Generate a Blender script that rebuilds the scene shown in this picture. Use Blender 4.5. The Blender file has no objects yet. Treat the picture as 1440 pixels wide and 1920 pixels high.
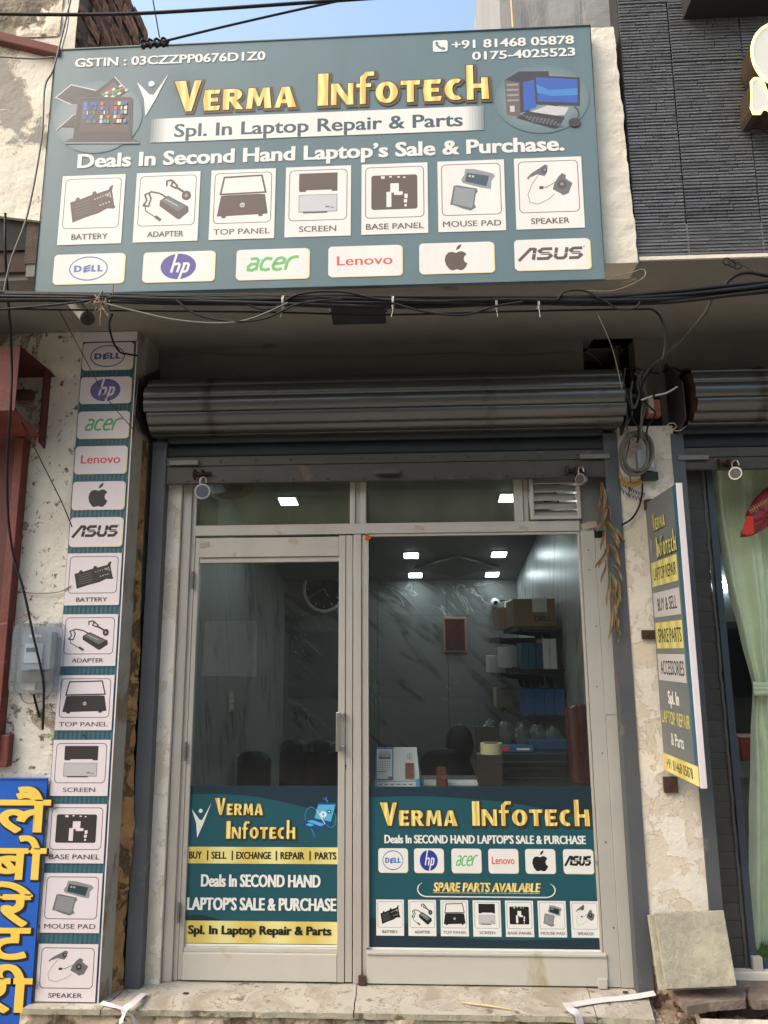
import bpy, math, random
from mathutils import Vector, Matrix, noise
from mathutils.geometry import tessellate_polygon
random.seed(11)
S = bpy.context.scene
COL = S.collection
# ------------------------------------------------------------------ camera, light, exposure
CP, YAW, PITCH, ROLL, FPX = Vector((0, -3.7623, 1.5052)), -0.0451236, 0.186537, -0.0063728, 1383.86
cam = bpy.data.cameras.new('camera'); co = bpy.data.objects.new('camera', cam); COL.objects.link(co)
fw = Vector((math.sin(YAW)*math.cos(PITCH), math.cos(YAW)*math.cos(PITCH), math.sin(PITCH)))
rt = Vector((math.cos(YAW), -math.sin(YAW), 0)); up = rt.cross(fw)
rt, up = rt*math.cos(ROLL)+up*math.sin(ROLL), -rt*math.sin(ROLL)+up*math.cos(ROLL)
M = Matrix((rt, up, -fw)).transposed().to_4x4(); M.translation = CP
co.matrix_world = M
cam.sensor_fit = 'VERTICAL'; cam.sensor_height = 36; cam.lens = FPX/1920*36; cam.clip_end = 400; cam.clip_start = .05
S.camera = co
S.view_settings.view_transform = 'Standard'; S.view_settings.look = 'None'
S.view_settings.exposure = 1.14; S.view_settings.gamma = 1; S.view_settings.use_curve_mapping = False
try:
    S.cycles.use_denoising = True
    S.cycles.max_bounces = 10; S.cycles.transparent_max_bounces = 16
except Exception: pass
W = bpy.data.worlds.new('World'); S.world = W; W.use_nodes = True
nt = W.node_tree; bg = nt.nodes['Background']; sky = nt.nodes.new('ShaderNodeTexSky')
sky.sky_type = 'NISHITA'; sky.sun_disc = False; sky.sun_elevation = math.radians(46); sky.sun_rotation = math.radians(-118)
sky.air_density = 2.0; sky.dust_density = 7.0; sky.ozone_density = 3.0
nt.links.new(sky.outputs[0], bg.inputs[0]); bg.inputs[1].default_value = 0.15
sl = bpy.data.lights.new('sun', 'SUN'); sl.energy = .62; sl.angle = math.radians(40); sl.color = (1, .98, .94)
so = bpy.data.objects.new('sun', sl); COL.objects.link(so)
el, az = math.radians(46), math.radians(-128)   # hazy sun from the left, a little behind the camera
d = Vector((math.sin(az)*math.cos(el), math.cos(az)*math.cos(el), math.sin(el)))
so.rotation_euler = d.to_track_quat('Z', 'Y').to_euler()

# ------------------------------------------------------------------ survey helpers: a measured direction cut with a plane of the building
def ray(px, py): return fw + rt*((px-720)/FPX) - up*((py-960)/FPX)
def at(px, py, y): r = ray(px, py); return CP + r*((y-CP.y)/r.y)
def atx(px, py, x): r = ray(px, py); return CP + r*((x-CP.x)/r.x)
def atz(px, py, z): r = ray(px, py); return CP + r*((z-CP.z)/r.z)

# ------------------------------------------------------------------ materials
def rgb(r, g, b):
    return tuple((c/255/12.92 if c < 10 else ((c/255+.055)/1.055)**2.4) for c in (r, g, b)) + (1,)
MATS = {}
def mat(name, col, rough=.6, metal=0, var=.12, vs=6, bump=.15, bs=80, col2=None, ms=3, thr=.6, soft=.04, stretch=(1, 1, 1), spec=.5, col3=None, ms3=20, thr3=.66, emit=None, es=0, stretch2=(1, 1, 1), soft3=.03, coat=0, edge=None, ew=.012, tone=0):
    m = bpy.data.materials.new(name); m.use_nodes = True; N = m.node_tree.nodes; L = m.node_tree.links
    b = N['Principled BSDF']
    b.inputs['Roughness'].default_value = rough; b.inputs['Metallic'].default_value = metal
    b.inputs['Specular IOR Level'].default_value = spec; b.inputs['Coat Weight'].default_value = coat
    if emit: b.inputs['Emission Color'].default_value = emit; b.inputs['Emission Strength'].default_value = es
    tc = N.new('ShaderNodeTexCoord')
    def nz(scale, st=(1, 1, 1), det=6, dist=0.0):
        mp = N.new('ShaderNodeMapping'); mp.inputs['Scale'].default_value = st; L.new(tc.outputs['Object'], mp.inputs[0])
        n = N.new('ShaderNodeTexNoise'); n.inputs['Scale'].default_value = scale; n.inputs['Detail'].default_value = det
        n.inputs['Roughness'].default_value = .62; n.inputs['Distortion'].default_value = dist
        L.new(mp.outputs[0], n.inputs['Vector']); return n.outputs['Fac']
    def ramp(src, a, c):
        r = N.new('ShaderNodeMapRange'); r.inputs['From Min'].default_value = a; r.inputs['From Max'].default_value = c
        L.new(src, r.inputs['Value']); return r.outputs[0]
    def mix(f, a, c, mode='MIX'):
        x = N.new('ShaderNodeMix'); x.data_type = 'RGBA'; x.blend_type = mode
        if f is not None and not isinstance(f, float): L.new(f, x.inputs['Factor'])
        else: x.inputs['Factor'].default_value = f
        for v, i in ((a, 'A'), (c, 'B')):
            s_ = [q for q in x.inputs if q.name == i and q.type == 'RGBA'][0]
            if isinstance(v, tuple): s_.default_value = v
            else: L.new(v, s_)
        return [q for q in x.outputs if q.type == 'RGBA'][0]
    h = None; out = col
    if var > 0:
        lo = tuple(c*(1-var) for c in col[:3])+(1,); hi = tuple(min(1, c*(1+var)) for c in col[:3])+(1,)
        out = mix(ramp(nz(vs, stretch), .3, .7), lo, hi)
    if col2:
        src2 = nz(ms, stretch2, 9, .4); f2 = ramp(src2, thr-soft, thr+soft); out = mix(f2, out, col2); h = f2
        if edge:
            e1 = N.new('ShaderNodeMath'); e1.operation = 'SUBTRACT'; e1.inputs[1].default_value = thr-soft; L.new(src2, e1.inputs[0])
            e2 = N.new('ShaderNodeMath'); e2.operation = 'ABSOLUTE'; L.new(e1.outputs[0], e2.inputs[0]); out = mix(ramp(e2.outputs[0], ew, ew*.2), out, edge)
    if col3:
        f3 = ramp(nz(ms3, stretch2, 8, .2), thr3-soft3, thr3+soft3); out = mix(f3, out, col3)
    if tone:
        oi = N.new('ShaderNodeObjectInfo'); hs = N.new('ShaderNodeHueSaturation'); mr = N.new('ShaderNodeMapRange'); mr.inputs['To Min'].default_value = 1-tone; mr.inputs['To Max'].default_value = 1+tone
        L.new(oi.outputs['Random'], mr.inputs[0]); L.new(mr.outputs[0], hs.inputs['Value']); L.new(out, hs.inputs['Color']); out = hs.outputs[0]
    if isinstance(out, tuple): b.inputs['Base Color'].default_value = out
    else: L.new(out, b.inputs['Base Color'])
    if bump > 0:
        bp = N.new('ShaderNodeBump'); bp.inputs['Strength'].default_value = bump; bp.inputs['Distance'].default_value = .01
        src = nz(bs, stretch, 5)
        if h is not None:
            ma = N.new('ShaderNodeMath'); ma.operation = 'MULTIPLY_ADD'; ma.inputs[1].default_value = -1.2
            L.new(h, ma.inputs[0]); L.new(src, ma.inputs[2]); src = ma.outputs[0]
        L.new(src, bp.inputs['Height']); L.new(bp.outputs[0], b.inputs['Normal'])
    MATS[name] = m; return m
def glass(name, tint, refl=.6, ior=1.5, rough=0.0, haze=0.0, hazecol=(.5, .5, .45, 1)):
    m = bpy.data.materials.new(name); m.use_nodes = True; N = m.node_tree.nodes; L = m.node_tree.links
    N.remove(N['Principled BSDF']); t = N.new('ShaderNodeBsdfTransparent'); t.inputs[0].default_value = tint
    g = N.new('ShaderNodeBsdfGlossy'); g.inputs['Roughness'].default_value = rough; g.inputs[0].default_value = (refl, refl, refl, 1)
    lw = N.new('ShaderNodeLayerWeight'); lw.inputs[0].default_value = .5; pw = N.new('ShaderNodeMath'); pw.operation = 'POWER'; pw.inputs[1].default_value = 5; L.new(lw.outputs['Facing'], pw.inputs[0])
    f = N.new('ShaderNodeMath'); f.operation = 'MULTIPLY_ADD'; f.inputs[1].default_value = .92; f.inputs[2].default_value = .07; L.new(pw.outputs[0], f.inputs[0]); x = N.new('ShaderNodeMixShader')  # the same reflectance from either side of the pane
    L.new(f.outputs[0], x.inputs[0]); L.new(t.outputs[0], x.inputs[1]); L.new(g.outputs[0], x.inputs[2]); o = x.outputs[0]
    if haze > 0:
        df = N.new('ShaderNodeBsdfDiffuse'); df.inputs[0].default_value = hazecol; y = N.new('ShaderNodeMixShader')
        tc = N.new('ShaderNodeTexCoord'); n = N.new('ShaderNodeTexNoise'); n.inputs['Scale'].default_value = 5; n.inputs['Detail'].default_value = 8
        mp = N.new('ShaderNodeMapping'); mp.inputs['Scale'].default_value = (1, 1, .35); L.new(tc.outputs['Object'], mp.inputs[0]); L.new(mp.outputs[0], n.inputs['Vector'])
        r = N.new('ShaderNodeMapRange'); r.inputs['From Min'].default_value = .3; r.inputs['From Max'].default_value = .8; r.inputs['To Min'].default_value = haze*.5; r.inputs['To Max'].default_value = haze*1.6
        L.new(n.outputs['Fac'], r.inputs[0]); L.new(r.outputs[0], y.inputs[0]); L.new(o, y.inputs[1]); L.new(df.outputs[0], y.inputs[2]); o = y.outputs[0]
    L.new(o, N['Material Output'].inputs[0]); MATS[name] = m; return m
def marble(name, base, vein, light, vertical):
    m = bpy.data.materials.new(name); m.use_nodes = True; N = m.node_tree.nodes; L = m.node_tree.links; b = N['Principled BSDF']
    b.inputs['Roughness'].default_value = .35
    tc = N.new('ShaderNodeTexCoord'); mp = N.new('ShaderNodeMapping'); L.new(tc.outputs['Object'], mp.inputs[0])
    m0 = N.new('ShaderNodeMapping'); L.new(tc.outputs['Object'], m0.inputs[0]); L.new(m0.outputs[0], mp.inputs[0])
    m0.inputs['Rotation'].default_value = (math.radians(-22), 0, 0) if vertical else (0, math.radians(-40), 0)
    mp.inputs['Scale'].default_value = (1, 2.4, .45) if vertical else (.5, 1, 2.0)
    def vein_fac(scale, det, dist, w, hi):
        n = N.new('ShaderNodeTexNoise'); n.inputs['Scale'].default_value = scale; n.inputs['Detail'].default_value = det; n.inputs['Distortion'].default_value = dist
        L.new(mp.outputs[0], n.inputs['Vector'])
        a = N.new('ShaderNodeMath'); a.operation = 'SUBTRACT'; a.inputs[1].default_value = .5; L.new(n.outputs['Fac'], a.inputs[0])
        c = N.new('ShaderNodeMath'); c.operation = 'ABSOLUTE'; L.new(a.outputs[0], c.inputs[0])
        r = N.new('ShaderNodeMapRange'); r.inputs['From Min'].default_value = 0; r.inputs['From Max'].default_value = w; r.inputs['To Min'].default_value = hi; r.inputs['To Max'].default_value = 0
        L.new(c.outputs[0], r.inputs[0]); return r.outputs[0]
    def mask(src, scale, a_, c_):
        n = N.new('ShaderNodeTexNoise'); n.inputs['Scale'].default_value = scale; L.new(tc.outputs['Object'], n.inputs['Vector'])
        r = N.new('ShaderNodeMapRange'); r.inputs['From Min'].default_value = a_; r.inputs['From Max'].default_value = c_; L.new(n.outputs['Fac'], r.inputs[0])
        q = N.new('ShaderNodeMath'); q.operation = 'MULTIPLY'; L.new(src, q.inputs[0]); L.new(r.outputs[0], q.inputs[1]); return q.outputs[0]
    def mixc(f, a, c):
        x = N.new('ShaderNodeMix'); x.data_type = 'RGBA'; L.new(f, x.inputs['Factor'])
        ia = [q for q in x.inputs if q.name == 'A' and q.type == 'RGBA'][0]; ib = [q for q in x.inputs if q.name == 'B' and q.type == 'RGBA'][0]
        if isinstance(a, tuple): ia.default_value = a
        else: L.new(a, ia)
        ib.default_value = c; return [q for q in x.outputs if q.type == 'RGBA'][0]
    o = mixc(mask(vein_fac(2.2, 6, .4, .05, .8), 2.3, .44, .56), base, vein)
    o = mixc(mask(vein_fac(3.4, 8, 1.4, .012, .8), 1.7, .52, .62), o, light)
    L.new(o, b.inputs['Base Color']); MATS[name] = m; return m
def gold(name, a, c, scale=7):
    m = bpy.data.materials.new(name); m.use_nodes = True; N = m.node_tree.nodes; L = m.node_tree.links; b = N['Principled BSDF']
    tc = N.new('ShaderNodeTexCoord'); w = N.new('ShaderNodeTexWave'); w.inputs['Scale'].default_value = scale; w.inputs['Distortion'].default_value = 2.5; w.inputs['Detail'].default_value = 0
    w.bands_direction = 'X'; L.new(tc.outputs['Object'], w.inputs[0]); r = N.new('ShaderNodeValToRGB'); r.color_ramp.elements[0].color = a; r.color_ramp.elements[1].color = c
    L.new(w.outputs['Fac'], r.inputs[0]); L.new(r.outputs[0], b.inputs['Base Color']); b.inputs['Roughness'].default_value = .5; MATS[name] = m

mat('cream_plaster', rgb(216, 208, 194), .85, edge=rgb(150, 130, 106), ew=.006, var=.1, vs=3, bump=.35, bs=45, col2=rgb(150, 143, 130), ms=1.5, thr=.63, soft=.02, col3=rgb(120, 100, 80), ms3=16, thr3=.69)
mat('left_wall_paint', rgb(200, 196, 186), .9, var=.2, vs=2.5, bump=.7, bs=40, col2=rgb(134, 120, 102), ms=2.8, thr=.60, soft=.015, col3=rgb(98, 82, 64), ms3=30, thr3=.62, soft3=.04, edge=rgb(110, 92, 70), ew=.008)
mat('peeling_paint', rgb(215, 202, 182), .9, edge=rgb(92, 78, 64), ew=.012, var=.1, vs=3, bump=.7, bs=35, col2=rgb(128, 118, 104), ms=5, thr=.49, soft=.015, col3=rgb(100, 90, 76), ms3=13, thr3=.6)
mat('patched_plaster', rgb(216, 208, 194), .9, edge=rgb(160, 138, 114), ew=.006, var=.08, vs=3, bump=.45, bs=45, col2=rgb(150, 145, 138), ms=2.0, thr=.55, soft=.012, col3=rgb(150, 130, 108), ms3=14, thr3=.68)
mat('flaky_pillar', rgb(212, 206, 196), .85, edge=rgb(186, 168, 142), ew=.010, var=.07, vs=5, bump=.4, bs=60, col2=rgb(204, 194, 178), ms=8, thr=.53, soft=.01, col3=rgb(120, 100, 80), ms3=24, thr3=.72)
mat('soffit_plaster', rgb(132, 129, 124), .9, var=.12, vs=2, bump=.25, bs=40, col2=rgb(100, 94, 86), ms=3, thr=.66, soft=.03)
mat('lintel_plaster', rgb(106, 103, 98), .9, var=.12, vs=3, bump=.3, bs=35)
mat('grey_reveal', rgb(150, 146, 138), .85, var=.15, vs=5, bump=.5, bs=40, col2=rgb(128, 110, 88), ms=4, thr=.56, soft=.02, stretch2=(1, 1, .3))
mat('exposed_brick', rgb(150, 116, 76), .95, var=.35, vs=14, bump=1, bs=45, col2=rgb(92, 76, 58), ms=9, thr=.55, soft=.03)
mat('concrete_grey', rgb(142, 143, 145), .9, var=.12, vs=3, bump=.4, bs=30, col2=rgb(122, 122, 124), ms=5, thr=.6, stretch2=(1, 1, .1), soft=.05)
mat('brick_clay', rgb(140, 106, 90), .95, tone=.3, var=.4, vs=9, bump=1, bs=40, col2=rgb(104, 84, 74), ms=10, thr=.56)
mat('brick_mortar', rgb(84, 72, 64), .95, var=.3, bump=.6)
mat('red_oxide', rgb(98, 44, 38), .65, var=.3, vs=8, bump=.3, col2=rgb(128, 84, 74), ms=14, thr=.66, soft=.05, stretch2=(.15, 1, 1))
mat('dark_red_oxide', rgb(78, 34, 32), .7, var=.2)
mat('band_red', rgb(104, 56, 50), .8, var=.15, col2=rgb(90, 50, 46), ms=9, thr=.6)
mat('flat_black', rgb(36, 34, 34), .9, var=.2)  # plain black: painted shade in recess, band and gap, and the sign box
mat('brown_dark', rgb(66, 52, 46), .9, var=.2)
mat('clad_tile', rgb(92, 94, 99), .55, tone=.13, var=.2, vs=9, bump=.35, bs=50, stretch=(1, 1, 4), spec=.4, col2=rgb(70, 72, 77), ms=4, thr=.6, soft=.08, stretch2=(1, 1, .25))
mat('clad_backing', rgb(30, 31, 35), .9, var=.1)
mat('shutter_steel', rgb(100, 101, 101), .30, metal=.8, var=.18, vs=3, bump=.12, bs=25, stretch=(.25, 1, 1), col2=rgb(72, 66, 58), ms=5, thr=.66, soft=.06)
mat('curtain_steel', rgb(52, 58, 66), .5, metal=.5, var=.15, vs=3, bump=.1)  # the drum's slat steel, coloured darker for the shade below the roll
mat('bar_steel', rgb(80, 78, 75), .5, metal=.45, var=.15, vs=4, bump=.15, col2=rgb(116, 96, 82), ms=9, thr=.66, soft=.05)
mat('guide_steel', rgb(84, 88, 94), .55, metal=.25, var=.12, vs=4, bump=.15, bs=30, col2=rgb(40, 42, 46), ms=38, thr=.74, soft=.02, col3=rgb(126, 122, 112), ms3=7, thr3=.68, soft3=.06)
mat('rust_steel', rgb(72, 52, 42), .8, metal=.3, var=.35, vs=20, bump=.5)
mat('aluminium', rgb(182, 177, 171), .42, metal=.35, var=.07, vs=5, bump=.06, bs=40, stretch=(1, 1, .3), col2=rgb(150, 138, 124), ms=7, thr=.68, soft=.04)
mat('aluminium_dark', rgb(120, 118, 114), .45, metal=.35, var=.08)
mat('post_paint', rgb(166, 165, 160), .55, var=.05, vs=3, bump=.08, col3=rgb(70, 66, 60), ms3=50, thr3=.76)
mat('rail_dirty', rgb(184, 181, 173), .5, metal=.1, var=.05, vs=3, bump=.1, col2=rgb(160, 150, 120), ms=3, thr=.66, soft=.05)
mat('rubber_black', rgb(18, 18, 19), .6, var=.1)
mat('cable_black', rgb(26, 26, 29), .6, var=.1, bump=0, spec=.25)
mat('cable_grey', rgb(92, 90, 86), .5, var=.1, bump=0)
mat('cable_white', rgb(205, 200, 190), .5, var=.05, bump=0)
mat('cable_blue', rgb(40, 50, 100), .5, var=.05, bump=0)
mat('cable_yellow', rgb(190, 140, 60), .5, var=.05, bump=0)
mat('cable_red', rgb(140, 60, 55), .5, var=.05, bump=0)
mat('twine', rgb(140, 125, 105), .9, var=.2, bump=.2)
mat('tie_white', rgb(190, 186, 178), .5, var=.05, bump=0)
mat('sill_stone', rgb(176, 170, 160), .6, var=.12, vs=4, bump=.25, bs=30, col2=rgb(152, 142, 128), ms=5, thr=.55, soft=.06, col3=rgb(116, 104, 90), ms3=14, thr3=.63, edge=rgb(126, 116, 104), ew=.010)
mat('sill_edge', rgb(150, 146, 130), .8, var=.2, vs=12, bump=.5, col2=rgb(96, 88, 74), ms=10, thr=.6)
mat('plinth_rough', rgb(170, 158, 140), .95, var=.3, vs=9, bump=1, bs=30, col2=rgb(110, 92, 74), ms=6, thr=.55)
mat('rubble', rgb(168, 148, 130), .95, var=.35, vs=18, bump=1, bs=50, col2=rgb(84, 68, 56), ms=12, thr=.55)
mat('leaning_stone', rgb(154, 150, 136), .85, var=.08, vs=60, bump=.3, bs=160, col2=rgb(142, 138, 124), ms=34, thr=.52, soft=.1, col3=rgb(178, 172, 152), ms3=5, thr3=.56, soft3=.1)
mat('dark_stone', rgb(112, 100, 92), .85, var=.25, vs=14, bump=.5, col2=rgb(140, 122, 108), ms=8, thr=.55, soft=.08)
mat('asphalt', rgb(136, 130, 120), .9, var=.2, vs=10, bump=.4)
mat('white_pvc', rgb(205, 198, 202), .5, var=.03, bump=0)
mat('wood_strip', rgb(196, 168, 132), .7, var=.15, vs=6, stretch=(1, 1, .1))
mat('wood_box', rgb(150, 92, 56), .7, var=.2, vs=9)
mat('switch_plastic', rgb(178, 164, 146), .5, var=.08)
mat('chrome', rgb(176, 174, 170), .36, metal=1, var=.05, bump=0)
mat('padlock_face', rgb(88, 90, 100), .4, metal=.6, var=.1)
mat('white_plastic', rgb(205, 202, 196), .4, var=.04, bump=0)
mat('black_plastic', rgb(24, 25, 28), .35, var=.1, bump=0)
mat('dark_glass', rgb(10, 11, 16), .08, var=0, bump=0)
mat('meter_grey', rgb(150, 156, 164), .5, var=.06)
mat('meter_plate', rgb(190, 196, 204), .5, var=.04)
mat('lcd', rgb(70, 84, 110), .3, var=0, bump=0)
mat('leaf_dry', rgb(128, 106, 76), .85, var=.35, vs=30, bump=.3, col2=rgb(104, 104, 70), ms=9, thr=.56)
mat('thread_red', rgb(150, 60, 50), .8, var=.2, bump=0)
mat('marigold', rgb(214, 96, 24), .8, var=.2, bump=0)
mat('tape_old', rgb(168, 156, 138), .6, var=.1)
mat('ceiling_paint', rgb(112, 120, 116), .7, var=.05)
mat('ornament_dark', rgb(34, 38, 42), .4, var=.1)
mat('led_panel', rgb(230, 240, 250), .5, var=0, bump=0, emit=(.86, .95, 1, 1), es=25)
mat('floor_tile', rgb(120, 122, 118), .4, var=.1)
mat('carton', rgb(132, 104, 76), .85, var=.08)
mat('paper_white', rgb(216, 214, 214), .7, var=.03, bump=0)
mat('paper_blue', rgb(140, 180, 214), .7, var=.1, bump=0)
mat('picture_dark', rgb(74, 28, 30), .3, var=.5, vs=14, bump=0)
mat('picture_mixed', rgb(134, 78, 68), .5, var=.5, vs=22, bump=0)
mat('picture_mono', rgb(96, 88, 86), .5, var=.6, vs=30, bump=0)
mat('frame_wood', rgb(150, 128, 100), .5, var=.1)
mat('file_blue', rgb(38, 70, 116), .45, var=.08, bump=0)
mat('file_teal', rgb(30, 88, 110), .45, var=.08, bump=0)
mat('box_blue', rgb(38, 84, 132), .4, var=.08, bump=0)
mat('box_red', rgb(206, 62, 52), .5, var=.05, bump=0)
mat('tape_roll', rgb(196, 190, 150), .5, var=.05, bump=0)
mat('core_brown', rgb(110, 80, 56), .8, var=.1, bump=0)
mat('wood_brown', rgb(110, 62, 42), .5, var=.2, vs=9)
mat('maroon_leather', rgb(78, 36, 36), .3, var=.15, vs=7, bump=.3, bs=14, coat=.6)
mat('shelf_black', rgb(32, 34, 38), .4, var=.1)
mat('board_dark', rgb(58, 50, 46), .6, var=.15)
mat('printer_black', rgb(34, 36, 42), .4, var=.1, bump=.05)
mat('chair_black', rgb(20, 22, 26), .5, var=.1)
mat('plastic_wrap', rgb(90, 100, 102), .25, var=.4, vs=20, bump=.8, bs=18)
mat('green_curtain', rgb(212, 222, 194), .85, var=.08, vs=9, bump=.3, bs=25, col3=rgb(206, 212, 190), ms3=32, thr3=.62)
mat('ochre_lining', rgb(186, 184, 138), .85, var=.08, vs=9)
mat('red_satin', rgb(150, 30, 48), .35, var=.25, vs=12, bump=.5, bs=18)
mat('orange_satin', rgb(196, 52, 30), .4, var=.15, vs=12)
mat('embroidery', rgb(190, 160, 110), .6, var=.2, bump=0)
mat('black_tile', rgb(62, 63, 62), .3, tone=.12, var=.22, vs=8, bump=.1)
mat('white_grout', rgb(150, 152, 148), .8, var=.1)
mat('navy_frame', rgb(52, 62, 74), .5, var=.1)
mat('grey_room', rgb(140, 152, 156), .8, var=.05)
mat('dark_room', rgb(26, 30, 34), .8, var=.2)
mat('counter_marble', rgb(150, 160, 154), .5, var=.1, vs=4, col2=rgb(96, 104, 100), ms=5, thr=.62, soft=.01)
mat('counter_side', rgb(128, 138, 134), .5, var=.08)
mat('grass_fibre', rgb(48, 110, 34), .9, var=.4, vs=60)
mat('sign_white', rgb(210, 208, 204), .35, var=.02, bump=0)
mat('sign_side', rgb(60, 48, 34), .4, var=.1)
mat('led_yellow', rgb(240, 220, 110), .5, var=0, bump=0, emit=(1, .86, .3, 1), es=1.0)
mat('far_wall', rgb(180, 168, 150), .9, var=.2, vs=1)
mat('far_window', rgb(40, 44, 50), .3, var=.1)
marble('marble_side', rgb(146, 151, 147), rgb(66, 72, 70), rgb(168, 176, 168), True)
marble('marble_back', rgb(120, 124, 121), rgb(50, 54, 54), rgb(206, 210, 204), False)
glass('window_glass', (.70, .745, .73, 1), .5, haze=.018, hazecol=(.3, .33, .33, 1))
glass('transom_glass', (.5, .58, .5, 1), .5, haze=.17, hazecol=(.42, .43, .34, 1))
glass('meter_glass', (.9, .93, .95, 1), .8, haze=.07, hazecol=(.55, .6, .66, 1))
glass('shop_glass', (.93, .97, .94, 1), .5, haze=.01)
# print inks: the big banner is washed-out pale, the strip less, the window stickers full strength
def inks(pre, white, teal, dark, black, teal2, blue, violet, green, red, brownline):
    for k, v in dict(white=white, teal=teal, dark=dark, black=black, teal2=teal2, blue=blue, violet=violet, green=green, red=red, line=brownline).items():
        mat(pre+'_'+k, v, .45, var=.06 if pre == 'faded' else .03, vs=1.5, bump=0, spec=.4, stretch=(5, .5, 1))
inks('faded', rgb(222, 219, 216), rgb(97, 117, 124), rgb(72, 90, 98), rgb(98, 84, 80), rgb(98, 120, 126), rgb(96, 112, 170), rgb(92, 84, 150), rgb(110, 180, 110), rgb(206, 92, 86), rgb(110, 96, 92))
inks('strip', rgb(206, 198, 204), rgb(52, 88, 102), rgb(36, 60, 70), rgb(50, 46, 48), rgb(74, 106, 118), rgb(66, 78, 140), rgb(84, 76, 140), rgb(92, 160, 96), rgb(200, 60, 62), rgb(70, 62, 66))
inks('fresh', rgb(216, 216, 214), rgb(22, 76, 88), rgb(22, 44, 58), rgb(22, 23, 25), rgb(40, 100, 112), rgb(48, 106, 170), rgb(36, 52, 150), rgb(80, 176, 84), rgb(206, 50, 50), rgb(90, 90, 92))
for p_, k in (('faded', 1.0), ('strip', .9), ('fresh', .95)):
    for n_, c_ in dict(steel=(140, 144, 148), steel2=(104, 108, 112), glow=(150, 165, 170), pale=(190, 188, 192), screen=(60, 92, 170), tile1=(70, 130, 190), tile2=(90, 160, 90), tile3=(200, 90, 80), tile4=(225, 215, 180), sky=(80, 175, 215), navy=(22, 66, 140), skin=(205, 208, 206), cream=(228, 216, 150)).items():
        mat(p_+'_'+n_, rgb(*[int(q*k) for q in c_]), .45, var=.03, bump=0)
for i in range(6):
    q_ = (i+1)/6*.13; mat('faded_glow%d' % i, tuple(a_*(1-q_)+b_*q_ for a_, b_ in zip(rgb(97, 117, 124), rgb(214, 214, 212))), .45, var=0, bump=0)
for i in range(6):
    q_ = (i+1)/7; mat('faded_bar%d' % i, tuple(a_*(1-q_)+b_*q_ for a_, b_ in zip(rgb(97, 117, 124), rgb(222, 219, 216))), .45, var=0, bump=0)
gold('faded_gold', rgb(226, 178, 92), rgb(236, 228, 150)); gold('fresh_gold', rgb(208, 168, 82), rgb(224, 218, 142), 12)
gold('blade_gold', rgb(178, 170, 92), rgb(200, 196, 126), 3); gold('bar_gold', rgb(200, 180, 92), rgb(216, 208, 140), 1.2); MATS['strip_gold'] = MATS['faded_gold']
mat('gold_shadow', rgb(58, 44, 26), .5, var=0, bump=0); mat('faded_shadow', rgb(92, 72, 48), .5, var=0, bump=0)
mat('blade_panel', rgb(98, 104, 108), .4, var=.05, bump=0); mat('blade_edge_teal', rgb(36, 84, 110), .4, var=.05, bump=0)
mat('lab_blue', rgb(24, 84, 176), .4, var=.35, vs=1.6, bump=0); mat('lab_blue_dark', rgb(26, 62, 150), .4, var=.05, bump=0)
mat('lab_yellow', rgb(222, 190, 84), .4, var=.03, bump=0); mat('lab_black', rgb(16, 16, 22), .5, var=0, bump=0)

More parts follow.
